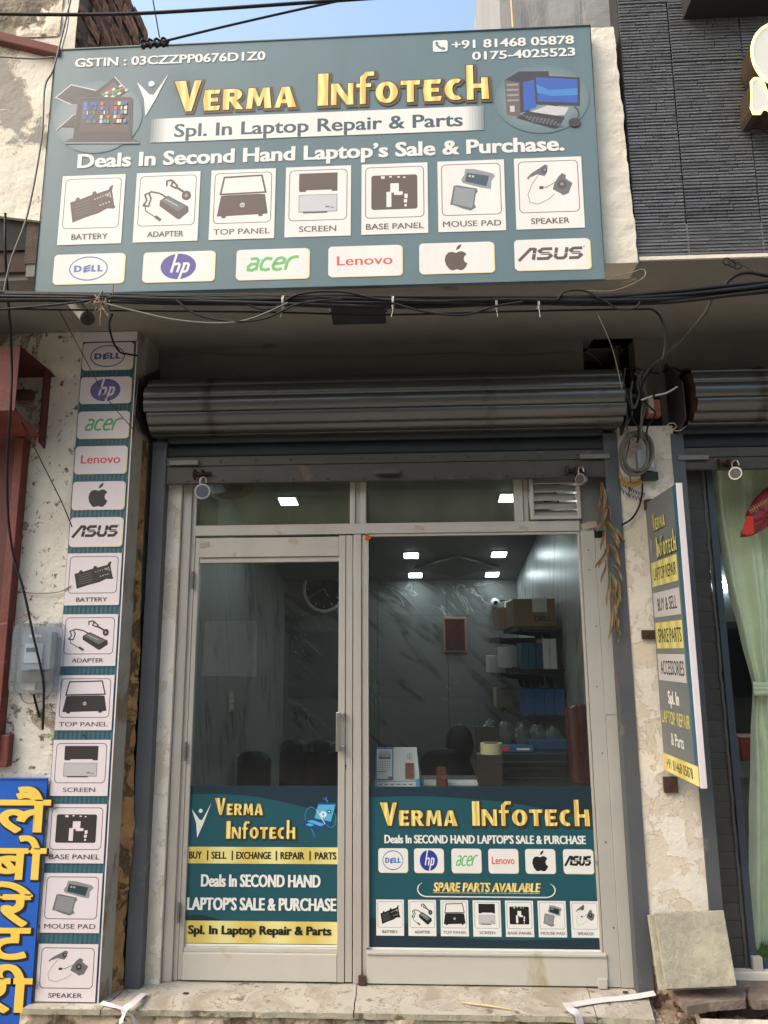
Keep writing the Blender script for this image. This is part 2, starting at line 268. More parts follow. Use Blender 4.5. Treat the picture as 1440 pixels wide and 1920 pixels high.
# ------------------------------------------------------------------ objects
def tag(o, label=None, cat=None, group=None, kind=None):
    if label: o['label'] = label
    if cat: o['category'] = cat
    if group: o['group'] = group
    if kind: o['kind'] = kind
    return o
def thing(name, label, cat, loc=(0, 0, 0), group=None):
    o = bpy.data.objects.new(name, None); o.empty_display_size = .1; o.location = loc; COL.objects.link(o)
    return tag(o, label, cat, group)
def adopt(o, p):
    if p is None: return o
    o.parent = p
    q = p; m = Matrix.Identity(4); chain = []
    while q is not None: chain.append(q); q = q.parent
    for q in reversed(chain): m = m @ q.matrix_parent_inverse @ q.matrix_basis
    o.matrix_parent_inverse = m.inverted(); return o
def copy_tree(o, parent=None, delta=None):
    c = o.copy(); COL.objects.link(c)
    if parent is not None: c.parent = parent
    for ch in list(o.children): copy_tree(ch, c)
    return c
class MB:
    def __init__(s): s.v = []; s.f = []; s.m = []; s.sm = []
    def add(s, vs, fs, m=0, sm=False):
        n = len(s.v); s.v += [tuple(v) for v in vs]; s.f += [tuple(n+i for i in f) for f in fs]; s.m += [m]*len(fs); s.sm += [sm]*len(fs); return s
    def box(s, x0, x1, y0, y1, z0, z1, m=0, X=None):
        vs = [Vector((x, y, z)) for z in (z0, z1) for y in (y0, y1) for x in (x0, x1)]
        if X: vs = [X @ v for v in vs]
        return s.add(vs, [(0, 2, 3, 1), (4, 5, 7, 6), (0, 1, 5, 4), (2, 6, 7, 3), (0, 4, 6, 2), (1, 3, 7, 5)], m)
    def prism(s, poly, fn, t0, t1, m=0, m_side=None):
        # poly: 2D outline; fn(a,b,t) -> point
        n = len(poly); A = [fn(a, b, t0) for a, b in poly]; B = [fn(a, b, t1) for a, b in poly]
        tr = tessellate_polygon([[Vector((a, b, 0)) for a, b in poly]])
        s.add(A+B, [tuple(t) for t in tr]+[tuple(n+i for i in reversed(t)) for t in tr], m)
        s.add(A+B, [(i, (i+1) % n, n+(i+1) % n, n+i) for i in range(n)], m if m_side is None else m_side); return s
    def tube(s, pts, r, n=6, m=0, close=False, caps=True, sm=True):
        pts = [Vector(p) for p in pts]; N = len(pts); rr = r if isinstance(r, (list, tuple)) else [r]*N
        up0 = None; vs = []
        for i, p in enumerate(pts):
            a = pts[(i-1) % N] if (close or i > 0) else p; b = pts[(i+1) % N] if (close or i < N-1) else p
            t = (b-a).normalized() if (b-a).length > 1e-9 else Vector((0, 0, 1))
            if up0 is None: up0 = Vector((0, 0, 1)) if abs(t.z) < .9 else Vector((1, 0, 0))
            u = (up0 - t*up0.dot(t)); u = u.normalized() if u.length > 1e-6 else t.orthogonal().normalized(); up0 = u; w = t.cross(u)
            vs += [p+(u*math.cos(2*math.pi*k/n)+w*math.sin(2*math.pi*k/n))*rr[i] for k in range(n)]
        fs = []
        for i in range(N if close else N-1):
            j = (i+1) % N; fs += [(i*n+k, i*n+(k+1) % n, j*n+(k+1) % n, j*n+k) for k in range(n)]
        s.add(vs, fs, m, sm)
        if caps and not close: s.add(vs[:n], [tuple(reversed(range(n)))], m); s.add(vs[-n:], [tuple(range(n))], m)
        return s
    def cyl(s, c, axis, r, h, n=16, m=0, r2=None):
        c = Vector(c); a = Vector(axis).normalized(); return s.tube([c, c+a*h], [r, r if r2 is None else r2], n, m)
    def grid(s, fn, nu, nv, m=0, sm=True, close_u=False):
        vs = [fn(i/nu, j/nv) for j in range(nv+1) for i in range(nu+1)]
        return s.add(vs, [(j*(nu+1)+i, j*(nu+1)+i+1, (j+1)*(nu+1)+i+1, (j+1)*(nu+1)+i) for j in range(nv) for i in range(nu)], m, sm)
    def ball(s, c, rx, ry=None, rz=None, n=10, m=0):
        ry = ry or rx; rz = rz or rx; c = Vector(c)
        return s.grid(lambda u, v: c+Vector((rx*math.cos(2*math.pi*u)*math.sin(math.pi*v), ry*math.sin(2*math.pi*u)*math.sin(math.pi*v), rz*math.cos(math.pi*v))), n, n//2+1, m)
    def mesh(s, name, mats):
        me = bpy.data.meshes.new(name); me.from_pydata(s.v, [], s.f)
        for x in (mats if isinstance(mats, (list, tuple)) else [mats]): me.materials.append(MATS[x])
        me.polygons.foreach_set('material_index', s.m); me.polygons.foreach_set('use_smooth', s.sm); me.update(); return me
    def build(s, name, mats, parent=None, bevel=0, solid=0, label=None):
        me = s.mesh(name, mats); o = bpy.data.objects.new(name, me); COL.objects.link(o); adopt(o, parent)
        if solid: md = o.modifiers.new('solid', 'SOLIDIFY'); md.thickness = solid; md.offset = 0
        if bevel: md = o.modifiers.new('bevel', 'BEVEL'); md.width = bevel; md.segments = 2; md.limit_method = 'ANGLE'; md.angle_limit = .7
        if label: o['label'] = label
        return o
def box(name, m, parent, x0, x1, y0, y1, z0, z1, bevel=0, label=None): return MB().box(x0, x1, y0, y1, z0, z1).build(name, m, parent, bevel, label=label)
def rough_face(name, m, parent, x0, x1, y, z0, z1, amp=.004, res=.03, freq=6, depth=.1):
    """a plastered wall: real uneven face, with sides running back"""
    nu = max(2, int((x1-x0)/res)); nv = max(2, int((z1-z0)/res)); b = MB()
    def fn(u, v):
        x, z = x0+(x1-x0)*u, z0+(z1-z0)*v; e = 1 if 0 < u < 1 and 0 < v < 1 else .4
        return Vector((x, y+e*amp*(noise.fractal(Vector((x*freq, y, z*freq)), .8, 2.2, 4)), z))
    b.grid(fn, nu, nv, sm=False); yb = y+depth
    for (xa, xb, za, zb) in ((x0, x0, z0, z1), (x1, x1, z0, z1)):
        b.add([(xa, y+amp*.3, za), (xa, yb, za), (xa, yb, zb), (xa, y+amp*.3, zb)], [(0, 1, 2, 3)])
    b.add([(x0, y+amp*.3, z0), (x1, y+amp*.3, z0), (x1, yb, z0), (x0, yb, z0)], [(0, 1, 2, 3)])
    b.add([(x0, y+amp*.3, z1), (x1, y+amp*.3, z1), (x1, yb, z1), (x0, yb, z1)], [(0, 1, 2, 3)])
    b.add([(x0, yb, z0), (x1, yb, z0), (x1, yb, z1), (x0, yb, z1)], [(0, 1, 2, 3)])
    return b.build(name, m, parent)

# ------------------------------------------------------------------ flat print: thin layers of ink on a sign
_tc = {}
def glyphs(s, off=0.0):
    k = (s, off)
    if k not in _tc:
        c = bpy.data.curves.new('t', 'FONT'); c.body = s; c.offset = off; c.resolution_u = 3
        o = bpy.data.objects.new('t', c); COL.objects.link(o); bpy.context.view_layer.update()
        me = bpy.data.meshes.new_from_object(o.evaluated_get(bpy.context.evaluated_depsgraph_get()))
        V = [(v.co.x, v.co.y) for v in me.vertices]; F = [tuple(p.vertices) for p in me.polygons]
        bpy.data.objects.remove(o); bpy.data.curves.remove(c); bpy.data.meshes.remove(me); _tc[k] = (V, F)
    return _tc[k]
EPS = 6e-5
class Art:
    def __init__(s, pre='fresh'): s.b = MB(); s.mats = []; s.k = 0; s.pre = pre
    def mi(s, m):
        if m not in MATS: m = s.pre+'_'+m
        if m not in s.mats: s.mats.append(m)
        return s.mats.index(m)
    def raw(s, V, F, m, up=True):
        if up: s.k += 1
        s.b.add([(x, y, s.k*EPS) for x, y in V], F, s.mi(m))
    def poly(s, pts, m):
        tr = tessellate_polygon([[Vector((x, y, 0)) for x, y in pts]]); F = []
        for t in tr:
            (ax, ay), (bx, by), (cx, cy) = (pts[i] for i in t)
            F.append(tuple(t) if (bx-ax)*(cy-ay)-(by-ay)*(cx-ax) > 0 else tuple(reversed(t)))
        s.raw(pts, F, m)
    def rect(s, x0, y0, x1, y1, m): s.raw([(x0, y0), (x1, y0), (x1, y1), (x0, y1)], [(0, 1, 2, 3)], m)
    @staticmethod
    def rr(x0, y0, x1, y1, r, n=5):
        P = []
        for cx, cy, a0 in ((x1-r, y1-r, 0), (x0+r, y1-r, 90), (x0+r, y0+r, 180), (x1-r, y0+r, 270)):
            P += [(cx+r*math.cos(math.radians(a0+90*i/n)), cy+r*math.sin(math.radians(a0+90*i/n))) for i in range(n+1)]
        return P
    def rrect(s, x0, y0, x1, y1, r, m): s.poly(s.rr(x0, y0, x1, y1, r), m)
    def ell(s, cx, cy, rx, ry, m, n=28): s.poly([(cx+rx*math.cos(2*math.pi*i/n), cy+ry*math.sin(2*math.pi*i/n)) for i in range(n)], m)
    def stroke(s, pts, w, m, close=False):
        n = len(pts); L, R = [], []; ww = w if isinstance(w, (list, tuple)) else [w]*n
        for i in range(n):
            p = Vector(pts[i]); a = Vector(pts[(i-1) % n]) if (close or i) else p; b = Vector(pts[(i+1) % n]) if (close or i < n-1) else p
            d1 = (p-a).normalized() if (p-a).length > 1e-9 else (b-p).normalized(); d2 = (b-p).normalized() if (b-p).length > 1e-9 else d1
            t = (d1+d2); t = t.normalized() if t.length > 1e-6 else d1; nn = Vector((-t.y, t.x)); k = max(.5, nn.dot(Vector((-d1.y, d1.x))))
            L.append(tuple(p+nn*(ww[i]/2/k))); R.append(tuple(p-nn*(ww[i]/2/k)))
        F = [(n+i, n+(i+1) % n, (i+1) % n, i) for i in range(n if close else n-1)]
        s.raw(L+R, F, m)
    def arc(s, cx, cy, rx, ry, a0, a1, w, m, n=20):
        s.stroke([(cx+rx*math.cos(math.radians(a0+(a1-a0)*i/n)), cy+ry*math.sin(math.radians(a0+(a1-a0)*i/n))) for i in range(n+1)], w, m)
    def text(s, t, x0, x1, y, cap, m, off=.012, bold=0, shear=0, rot=0):
        V, F = glyphs(t, off)
        if not V: return
        xa = min(v[0] for v in V); xb = max(v[0] for v in V); H = [v[1] for v in glyphs('H', 0)[0]]; ch = max(H)-min(H)
        k = (x1-x0)/(xb-xa); q = cap/ch
        for d_ in ([0] if not bold else [-bold, 0, bold]):
            P = [(x0+(vx-xa)*k+d_*q+vy*q*shear, y+vy*q+rot*((vx-xa)*k)) for vx, vy in V]; s.raw(P, F, m)
    def build(s, name, parent, loc, right=(1, 0, 0), upv=(0, 0, 1), lift=.0006, scale=(1, 1), label=None):
        me = s.b.mesh(name, s.mats or ['faded_white']); o = bpy.data.objects.new(name, me); COL.objects.link(o)
        r, u = Vector(right).normalized(), Vector(upv).normalized(); n = r.cross(u)
        Mx = Matrix((r*scale[0], u*scale[1], n)).transposed().to_4x4(); Mx.translation = Vector(loc)+n*lift
        o.matrix_world = Mx; adopt(o, parent)
        if label: o['label'] = label
        return o
def ellp(cx, cy, rx, ry, a0, a1, n=14): return [(cx+rx*math.cos(math.radians(a0+(a1-a0)*i/n)), cy+ry*math.sin(math.radians(a0+(a1-a0)*i/n))) for i in range(n+1)]
GL = {  # display alphabet of the shop name: (width, outlines)
 'V': (1.30, [[(0, 1.5), (.55, 1.5), (.76, .6), (.98, 1.5), (1.30, 1.5), (.88, 0), (.6, 0)]]),
 'E': (.82, [[(.06, 0), (.76, 0), (.82, .22), (.36, .2), (.36, .42), (.7, .42), (.7, .6), (.36, .6), (.36, .8), (.76, .8), (.8, 1), (.06, 1), (0, .5)]]),
 'R': (.98, [[(0, 0), (.3, 0), (.3, 1), (0, 1)], [(.28, 1), (.28, .82), (.5, .82), (.56, .72), (.5, .62), (.28, .62), (.28, .44)]+ellp(.55, .72, .35, .28, -90, 90, 8), [(.3, .48), (.62, .46), (.98, 0), (.62, 0)]]),
 'M': (1.22, [[(0, 0), (.1, 1), (.42, 1), (.62, .48), (.8, 1), (1.1, 1), (1.22, 0), (.88, 0), (.84, .58), (.68, .12), (.54, .12), (.34, .6), (.28, 0)]]),
 'A': (1.04, [[(0, 0), (.34, 1), (.52, 1), (.26, 0)], [(.4, 1), (.7, 1), (1.04, 0), (.66, 0)], [(.2, .2), (.74, .2), (.68, .38), (.24, .38)]]),
 'I': (.48, [[(0, 0), (.48, 0), (.48, 1.5), (0, 1.5)]]),
 'N': (1.0, [[(0, 0), (.24, 0), (.24, 1), (0, 1)], [(.76, 0), (1, 0), (1, 1), (.76, 1)], [(.0, 1), (.32, 1), (1, 0), (.7, 0)]]),
 'f': (.72, [[(.16, 0), (.42, 0), (.42, 1.12), (.5, 1.3), (.8, 1.3), (.8, 1.5), (.42, 1.5), (.16, 1.25)], [(0, .78), (.66, .78), (.66, .95), (0, .95)]]),
 'O': (1.0, [ellp(.5, .5, .5, .5, 90, 270, 12)+ellp(.5, .5, .17, .32, 270, 90, 8), ellp(.5, .5, .5, .5, -90, 90, 12)+ellp(.5, .5, .17, .32, 90, -90, 8)]),
 'T': (.86, [[(0, .8), (.86, .8), (.86, 1), (0, 1)], [(.28, 0), (.58, 0), (.58, .82), (.28, .82)]]),
 'C': (.84, [ellp(.5, .5, .5, .5, 62, 298, 16)+ellp(.54, .5, .2, .3, 290, 70, 10)]),
 'h': (.98, [[(0, 0), (.3, 0), (.3, 1.6), (0, 1.6)], [(.28, .52), (.7, .52), (.7, .72), (.28, .72)], [(.66, 0), (.98, 0), (.94, 1), (.66, 1)]]),
}
def shop_name(a, word, x0, x1, y, sh, m, shadow, o=.09, dy=-.05):
    W_ = sum(GL[c][0] for c in word)+.14*(len(word)-1); k = (x1-x0)/W_
    def run(mm, grow, ox, oy):
        x = 0
        for c in word:
            for P in GL[c][1]:
                Q = [(x0+(x+px)*k+ox*sh, y+(py+oy)*sh) for px, py in P]
                a.poly(Q, mm)
                if grow: a.k -= 1; a.stroke(Q, grow*2*sh, mm, close=True)
            x += GL[c][0]+.14
    run(shadow, o, .05, dy); run(m, 0, 0, 0)
def figure_logo(a, x0, x1, y0, y1, m):
    X = lambda u: x0+(x1-x0)*u; Y_ = lambda v: y0+(y1-y0)*v
    a.poly([(X(0), Y_(.83)), (X(.42), Y_(.52)), (X(.56), Y_(.5)), (X(1), Y_(1)), (X(.62), Y_(.38)), (X(.34), Y_(0)), (X(.26), Y_(.42))], m)
    a.ell(X(.47), Y_(.77), (x1-x0)*.1, (x1-x0)*.1, m)
# ---- pictures of the spare parts: drawn in a box [-1,1]
def icon(a, kind, cx, cy, sx, sy, B='black'):
    T = lambda P: [(cx+x*sx, cy+y*sy) for x, y in P]
    w = min(sx, sy)
    if kind == 'battery':
        a.poly(T([(-.85, .06), (-.66, .12), (-.62, .24), (-.52, .27), (-.48, .17), (-.02, .36), (.0, .48), (.1, .5), (.16, .4), (.6, .55), (.66, .7), (.78, .74), (.74, .5), (.86, -.1), (.92, -.2), (.84, -.26), (.6, -.24), (.3, -.42), (-.2, -.58), (-.7, -.78)]), B)
        for i in range(5): a.stroke(T([(-.68+.02*i, -.05-.12*i), (-.1+.03*i, .14-.12*i)]), w*.03, 'steel2')
        for i in range(6): a.ell(cx+(.1+.1*i)*sx, cy+(.16+.04*i)*sy, w*.03, w*.03, 'pale', 6)
        for i in range(4): a.rect(cx+(.3+.11*i)*sx, cy+(-.12+.04*i)*sy, cx+(.36+.11*i)*sx, cy+(-.07+.04*i)*sy, 'pale')
        a.stroke(T([(.55, .25), (.65, .42), (.72, .22), (.5, .36)]), w*.03, 'pale')
    elif kind == 'adapter':
        a.stroke(T([(-.05, .14), (-.3, .3), (-.62, .38), (-.86, .26), (-.78, .02), (-.9, -.18), (-.7, -.22), (-.62, .1), (-.7, .3)]), w*.07, B)
        a.stroke(T([(-.84, -.1), (-.8, -.4), (-.5, -.62), (-.3, -.72)]), w*.045, B); a.stroke(T([(-.42, -.64), (-.2, -.82)]), w*.12, B)
        a.poly(T([(-.28, -.0), (.02, .2), (.82, -.28), (.84, -.5), (.5, -.8), (.42, -.78), (-.28, -.22)]), B)
        a.poly(T([(-.22, -.02), (.02, .14), (.72, -.28), (.44, -.48)]), 'steel2')
        for i in range(4): a.stroke(T([(-.08+.12*i, .04-.07*i), (.06+.12*i, .0-.08*i)]), w*.03, 'pale')
        a.stroke(T([(-.05, .6), (-.05, .8), (.12, .84), (.36, .6), (.3, .5), (.12, .6), (.2, .82)]), w*.07, B)
        a.stroke(T([(.3, .55), (.6, .34), (.78, .1)]), w*.09, B); a.ell(cx+.72*sx, cy+.18*sy, .18*w, .2*w, B, 12); a.ell(cx+.72*sx, cy+.18*sy, .07*w, .08*w, 'steel', 8)
    elif kind == 'top':
        a.stroke(T([(-.72, .86), (.7, .9), (.86, .2), (-.84, .16)]), w*.07, B, close=True)
        a.poly(T([(-.82, .1), (-.6, .12), (.6, .14), (.84, .12), (.96, -.68), (.78, -.7), (.76, -.78), (.62, -.78), (.6, -.7), (-.6, -.74), (-.62, -.82), (-.76, -.82), (-.78, -.74), (-.95, -.74)]), B)
        a.ell(cx, cy-.3*sy, .1*w, .1*w, 'pale', 12); a.text('hp', cx-.06*w, cx+.06*w, cy-.34*sy, .09*w, B, shear=.2)
    elif kind == 'screen':
        a.rect(cx-.72*sx, cy+.2*sy, cx+.72*sx, cy+.9*sy, B); a.rect(cx-.7*sx, cy+.14*sy, cx-.45*sx, cy+.2*sy, B); a.rect(cx+.5*sx, cy+.14*sy, cx+.72*sx, cy+.2*sy, B)
        a.rect(cx-.72*sx, cy-.7*sy, cx+.72*sx, cy+.02*sy, 'steel'); a.rect(cx-.69*sx, cy-.66*sy, cx+.69*sx, cy-.01*sy, 'pale')
        a.rect(cx-.55*sx, cy-.74*sy, cx+.35*sx, cy-.68*sy, B); a.rect(cx+.28*sx, cy-.52*sy, cx+.42*sx, cy-.46*sy, 'steel2'); a.rect(cx+.44*sx, cy-.56*sy, cx+.6*sx, cy-.5*sy, 'steel')
    elif kind == 'base':
        a.rrect(cx-.86*sx, cy-.7*sy, cx+.84*sx, cy+.7*sy, .1*w, B)
        for (x0, y0, x1, y1) in ((-.16, -.02, .16, .36), (-.3, -.6, -.12, .02), (-.02, -.12, .3, .02), (.36, -.26, .48, -.08), (.34, -.44, .46, -.3), (.36, -.6, .44, -.5), (-.5, .56, -.36, .66), (-.2, .6, -.1, .66), (.1, .58, .2, .64), (.32, .56, .4, .62)):
            a.rrect(cx+x0*sx, cy+y0*sy, cx+x1*sx, cy+y1*sy, .02*w, 'white')
    elif kind == 'mouse':
        a.poly(T([(-.2, .84), (.12, .82), (.8, .62), (.88, .5), (.74, .3), (.72, -.02), (.4, .04), (-.3, .26), (-.36, .4), (-.24, .6)]), 'steel')
        a.poly(T([(-.14, .68), (.66, .52), (.56, .1), (-.22, .32)]), 'dark'); a.rect(cx-.08*sx, cy+.5*sy, cx+.0*sx, cy+.58*sy, 'pale'); a.rect(cx+.04*sx, cy+.48*sy, cx+.12*sx, cy+.56*sy, 'pale')
        a.poly(T([(-.64, .16), (-.5, .18), (.2, .02), (.24, -.1), (.16, -.2), (.1, -.6), (.16, -.74), (-.04, -.86), (-.3, -.78), (-.66, -.62), (-.78, -.6), (-.72, -.3)]), 'steel2')
        a.poly(T([(-.58, .12), (.14, -.02), (.02, -.76), (-.68, -.56)]), 'steel')
    elif kind == 'speaker':
        a.poly(T([(-.36, .72), (-.1, .9), (.0, .84), (-.04, .56), (-.14, .42), (-.4, .5), (-.68, .38), (-.7, .3), (-.78, .36), (-.6, .56)]), 'steel2')
        a.ell(cx-.14*sx, cy+.66*sy, .12*w, .12*w, B, 12); a.ell(cx-.12*sx, cy+.68*sy, .05*w, .05*w, 'steel', 8)
        a.poly(T([(.36, .38), (.5, .52), (.64, .44), (.62, .3), (.86, .1), (.7, -.3), (.5, -.38), (.42, -.3), (.14, -.12), (.2, .1)]), 'steel2')
        a.ell(cx+.48*sx, cy+.06*sy, .18*w, .18*w, B, 14); a.ell(cx+.48*sx, cy+.08*sy, .07*w, .06*w, 'steel', 8)
        a.stroke(T([(-.36, .46), (-.6, .1), (-.76, -.3), (-.7, -.62), (-.4, -.7), (.0, -.5), (.2, -.3)]), w*.018, 'line')
        a.stroke(T([(.3, .2), (-.1, -.04), (-.26, -.02)]), w*.025, 'line'); a.rect(cx-.34*sx, cy-.1*sy, cx-.2*sx, cy+.02*sy, B)
CARDS = [('battery', 'BATTERY'), ('adapter', 'ADAPTER'), ('top', 'TOP PANEL'), ('screen', 'SCREEN'), ('base', 'BASE PANEL'), ('mouse', 'MOUSE PAD'), ('speaker', 'SPEAKER')]
def card_art(pre, kind, cap, w, h):
    """white card, rounded frame line, picture, caption"""
    a = Art(pre); a.rect(0, 0, w, h, 'white'); mg = w*.055; fy0 = h*.225; fy1 = h-mg
    a.rrect(mg, fy0, w-mg, fy1, w*.07, 'line'); t = w*.012; a.rrect(mg+t, fy0+t, w-mg-t, fy1-t, w*.06, 'white')
    icon(a, kind, w/2, (fy0+fy1)/2, (w-2*mg)*.46, (fy1-fy0)*.48)
    tw = w*(.56 if len(cap) < 8 else .66 if len(cap) < 9 else .86); a.text(cap, w/2-tw/2, w/2+tw/2, h*.07, h*.078, 'line', off=0, bold=.018)
    return a
def logo_art(pre, kind, w, h):
    a = Art(pre); r = h*.12; a.rrect(w*.012, -h*.025, w*1.02, h*.985, r, 'cream'); a.rrect(0, 0, w, h, r, 'white'); cx, cy = w/2, h/2
    s = min(h, w*.78)
    if kind == 'dell':
        a.ell(cx, cy, s*.62 if w/h > 1.6 else s*.46, s*.41, 'blue', 36); k = s*.58 if w/h > 1.6 else s*.43; a.ell(cx, cy, k, s*.37, 'white', 36)
        a.text('D', cx-k*.78, cx-k*.38, cy-s*.1, s*.2, 'blue', off=.035, bold=.04); a.text('L', cx+k*.18, cx+k*.42, cy-s*.1, s*.2, 'blue', off=.035, bold=.04); a.text('L', cx+k*.52, cx+k*.78, cy-s*.1, s*.2, 'blue', off=.035, bold=.04)
        a.text('E', cx-k*.26, cx+k*.10, cy-s*.13, s*.19, 'blue', off=.03, bold=.04, rot=.32)
    elif kind == 'hp':
        rx = s*.56 if w/h > 1.6 else s*.4; a.ell(cx, cy, rx, s*.43, 'violet', 36); q = rx/.56/s
        for P in ([(-.06, .46), (-.22, -.2)], [(-.13, .06), (.0, .1), (.04, .05), (-.03, -.2)], [(.2, .08), (.02, -.47)], [(.14, .09), (.3, .09), (.33, .04), (.28, -.14), (.22, -.18), (.08, -.18)]):
            a.stroke([(cx+x*s*q, cy+y*s) for x, y in P], s*.075*q, 'white')
    elif kind == 'acer':
        x0, x1 = cx-w*.36, cx+w*.36; k = (x1-x0)/4.3; lw = k*.17*1.5; yb = cy-s*.2; g = s*.42
        F = lambda P: [(x0+k*px+.25*py*g*.9, yb+py*g) for px, py in P]
        a.stroke(F([(.12, .9), (.6, .95), (.82, .8), (.82, 0)]), lw, 'green'); a.stroke(F([(.8, .5), (.3, .5), (.1, .3), (.16, .05), (.5, .0), (.82, .18)]), lw, 'green')
        a.stroke(F([(1.95, .86), (1.5, .95), (1.2, .75), (1.14, .35), (1.25, .08), (1.6, 0), (1.95, .1)]), lw, 'green')
        a.stroke(F([(2.2, .45), (2.95, .55), (3.0, .8), (2.75, .95), (2.4, .9), (2.2, .6), (2.15, .3), (2.3, .06), (2.6, 0), (2.95, .1)]), lw, 'green')
        a.stroke(F([(3.25, -.04), (3.25, .55), (3.4, .85), (3.75, 1.0), (4.1, .98)]), lw, 'green')
    elif kind == 'lenovo': a.text('Lenovo', cx-w*.38, cx+w*.38, cy-h*.13, h*.3, 'red', off=.008, bold=.008)
    elif kind == 'apple':
        k = s*.40
        P = [(0, .52), (.2, .62), (.45, .66), (.72, .52), (.84, .36), (.66, .2), (.6, -.05), (.68, -.28), (.9, -.42), (.78, -.7), (.56, -.95), (.34, -1), (.04, -.9), (-.28, -1), (-.52, -.92), (-.8, -.55), (-.92, -.1), (-.84, .32), (-.6, .58), (-.3, .62)]
        a.poly([(cx+x*k*.95, cy-.1*k+y*k*.95) for x, y in P], 'black'); a.poly([(cx+x*k, cy+y*k) for x, y in [(.0, .62), (.05, .85), (.2, 1.02), (.42, 1.12), (.38, .9), (.22, .7)]], 'black')
    elif kind == 'asus':
        x0, x1 = cx-w*.44, cx+w*.42; k = (x1-x0)/4.4; g = s*.36; yb = cy-g*.42; lw = g*.27
        F = lambda P: [(x0+k*px+.18*py*g, yb+py*g) for px, py in P]
        a.stroke(F([(0, -.12), (.66, .93), (.98, .93)]), lw, 'black'); a.stroke(F([(.98, 1.02), (.98, -.05)]), lw*1.1, 'black')
        a.stroke(F([(2.15, .92), (1.5, .92), (1.3, .74), (1.5, .52), (1.98, .5), (2.15, .28), (1.95, .05), (1.2, .05)]), lw, 'black')
        a.stroke(F([(2.45, 1.02), (2.45, .2), (2.62, .05), (3.0, .05), (3.15, .2), (3.15, 1.02)]), lw, 'black')
        a.stroke(F([(4.2, .92), (3.6, .92), (3.42, .74), (3.6, .52), (4.05, .5), (4.2, .28), (4.0, .05), (3.4, .05)]), lw, 'black')
        a.stroke([(x0+k*.9, yb+g*.5), (x1-k*.1, yb+g*.5)], g*.045, 'white'); a.ell(x1+w*.01, yb+g*1.05, g*.06, g*.06, 'line', 8)
    return a
LOGOS = ['dell', 'hp', 'acer', 'lenovo', 'apple', 'asus']
LBL = dict(dell='white tile with a blue oval emblem', hp='white tile with a violet disc emblem', acer='white tile with green lettering', lenovo='white tile with red lettering', apple='white tile with a dark bitten apple', asus='white tile with dark angular lettering')

# ================================================================== SETTING
def ground(name, m, x0, x1, y0, y1, z): o = MB().add([(x0, y0, z), (x1, y0, z), (x1, y1, z), (x0, y1, z)], [(0, 1, 2, 3)]).build(name, m); o['kind'] = 'structure'; return o
mat('earth', rgb(138, 130, 118), .95, var=.2)
ground('ground', 'earth', -60, 60, -60, 60, -.42)
ground('road', 'asphalt', -60, 60, -8.5, -1.2, -.416)
far = thing('house_across_the_street', 'pale house across the street, behind the viewer', 'house', (0, -12, -.42))
box('wall', 'far_wall', far, -14, 14, -12, -11.2, -.42, 6.2)
for i in range(6):
    for z in (.6, 3.4): box('window', 'far_window', far, -11+i*4.2, -9.4+i*4.2, -11.22, -11.17, z, z+1.3)

# ------------------------------------------------------------------ the shop's own building
shop = thing('shop_building', 'narrow cream plastered shop building holding the laptop shop', 'building', (-.4, 0, -.42))
X0, X1, ZS = -1.71, .955, 3.14
# canopy and parapet
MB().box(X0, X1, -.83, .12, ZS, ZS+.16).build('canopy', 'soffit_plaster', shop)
rough_face('parapet', 'cream_plaster', shop, .55, .812, -.825, ZS+.001, 4.10, .004, .03, 5, .12)
box('parapet', 'cream_plaster', shop, -1.55, .55, -.82, -.7, ZS+.16, 4.05)
def ragged_column():
    b = MB(); n = 60
    def fn(u, v):
        z = 3.115+(4.275-3.115)*v; xr = .952-.03*v+.010*noise.fractal(Vector((z*9, 0, 3)), .9, 2, 4); x = .79+(xr-.79)*u
        return Vector((x, -.842+.004*noise.fractal(Vector((x*14, 0, z*14)), .9, 2, 3), z))
    b.grid(fn, 8, n, sm=False)
    for j in range(n):
        p, q = fn(1, j/n), fn(1, (j+1)/n); b.add([p, q, q+Vector((0, .14, 0)), p+Vector((0, .14, 0))], [(0, 1, 2, 3)])
    p, q = fn(0, 0), fn(1, 0); b.add([p, q, q+Vector((0, .14, 0)), p+Vector((0, .14, 0))], [(0, 1, 2, 3)])
    p, q = fn(0, 1), fn(1, 1); b.add([p, q, q+Vector((0, .14, 0)), p+Vector((0, .14, 0))], [(0, 1, 2, 3)])
    return b.build('corner_column', 'cream_plaster', shop)
ragged_column()
# wall over the shutter, with a black hole on the right where the pipe comes out
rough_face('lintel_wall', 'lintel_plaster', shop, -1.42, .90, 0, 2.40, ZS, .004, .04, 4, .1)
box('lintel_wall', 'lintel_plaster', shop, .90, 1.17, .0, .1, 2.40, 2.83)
box('recess', 'flat_black', shop, .88, 1.20, .32, .36, 2.8, ZS+.1)  # back and sides of the hole coloured black for the shade inside
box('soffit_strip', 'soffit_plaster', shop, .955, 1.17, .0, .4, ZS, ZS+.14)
b = MB(); b.box(.90, .905, .1, .32, 2.83, ZS); b.box(1.165, 1.17, .1, .32, 2.83, ZS); b.box(.9, 1.17, .1, .32, 2.825, 2.83); b.build('recess_side', 'flat_black', shop)
box('upper_sun_block', 'cream_plaster', shop, -1.70, .95, -.55, 8, ZS+.162, 4.45)  # unseen mass added above the room to keep sunlight out
box('rear_sun_block', 'cream_plaster', shop, -1.70, .95, 3.2, 8, -.42, ZS+.16)  # unseen mass added behind the room to keep sunlight out
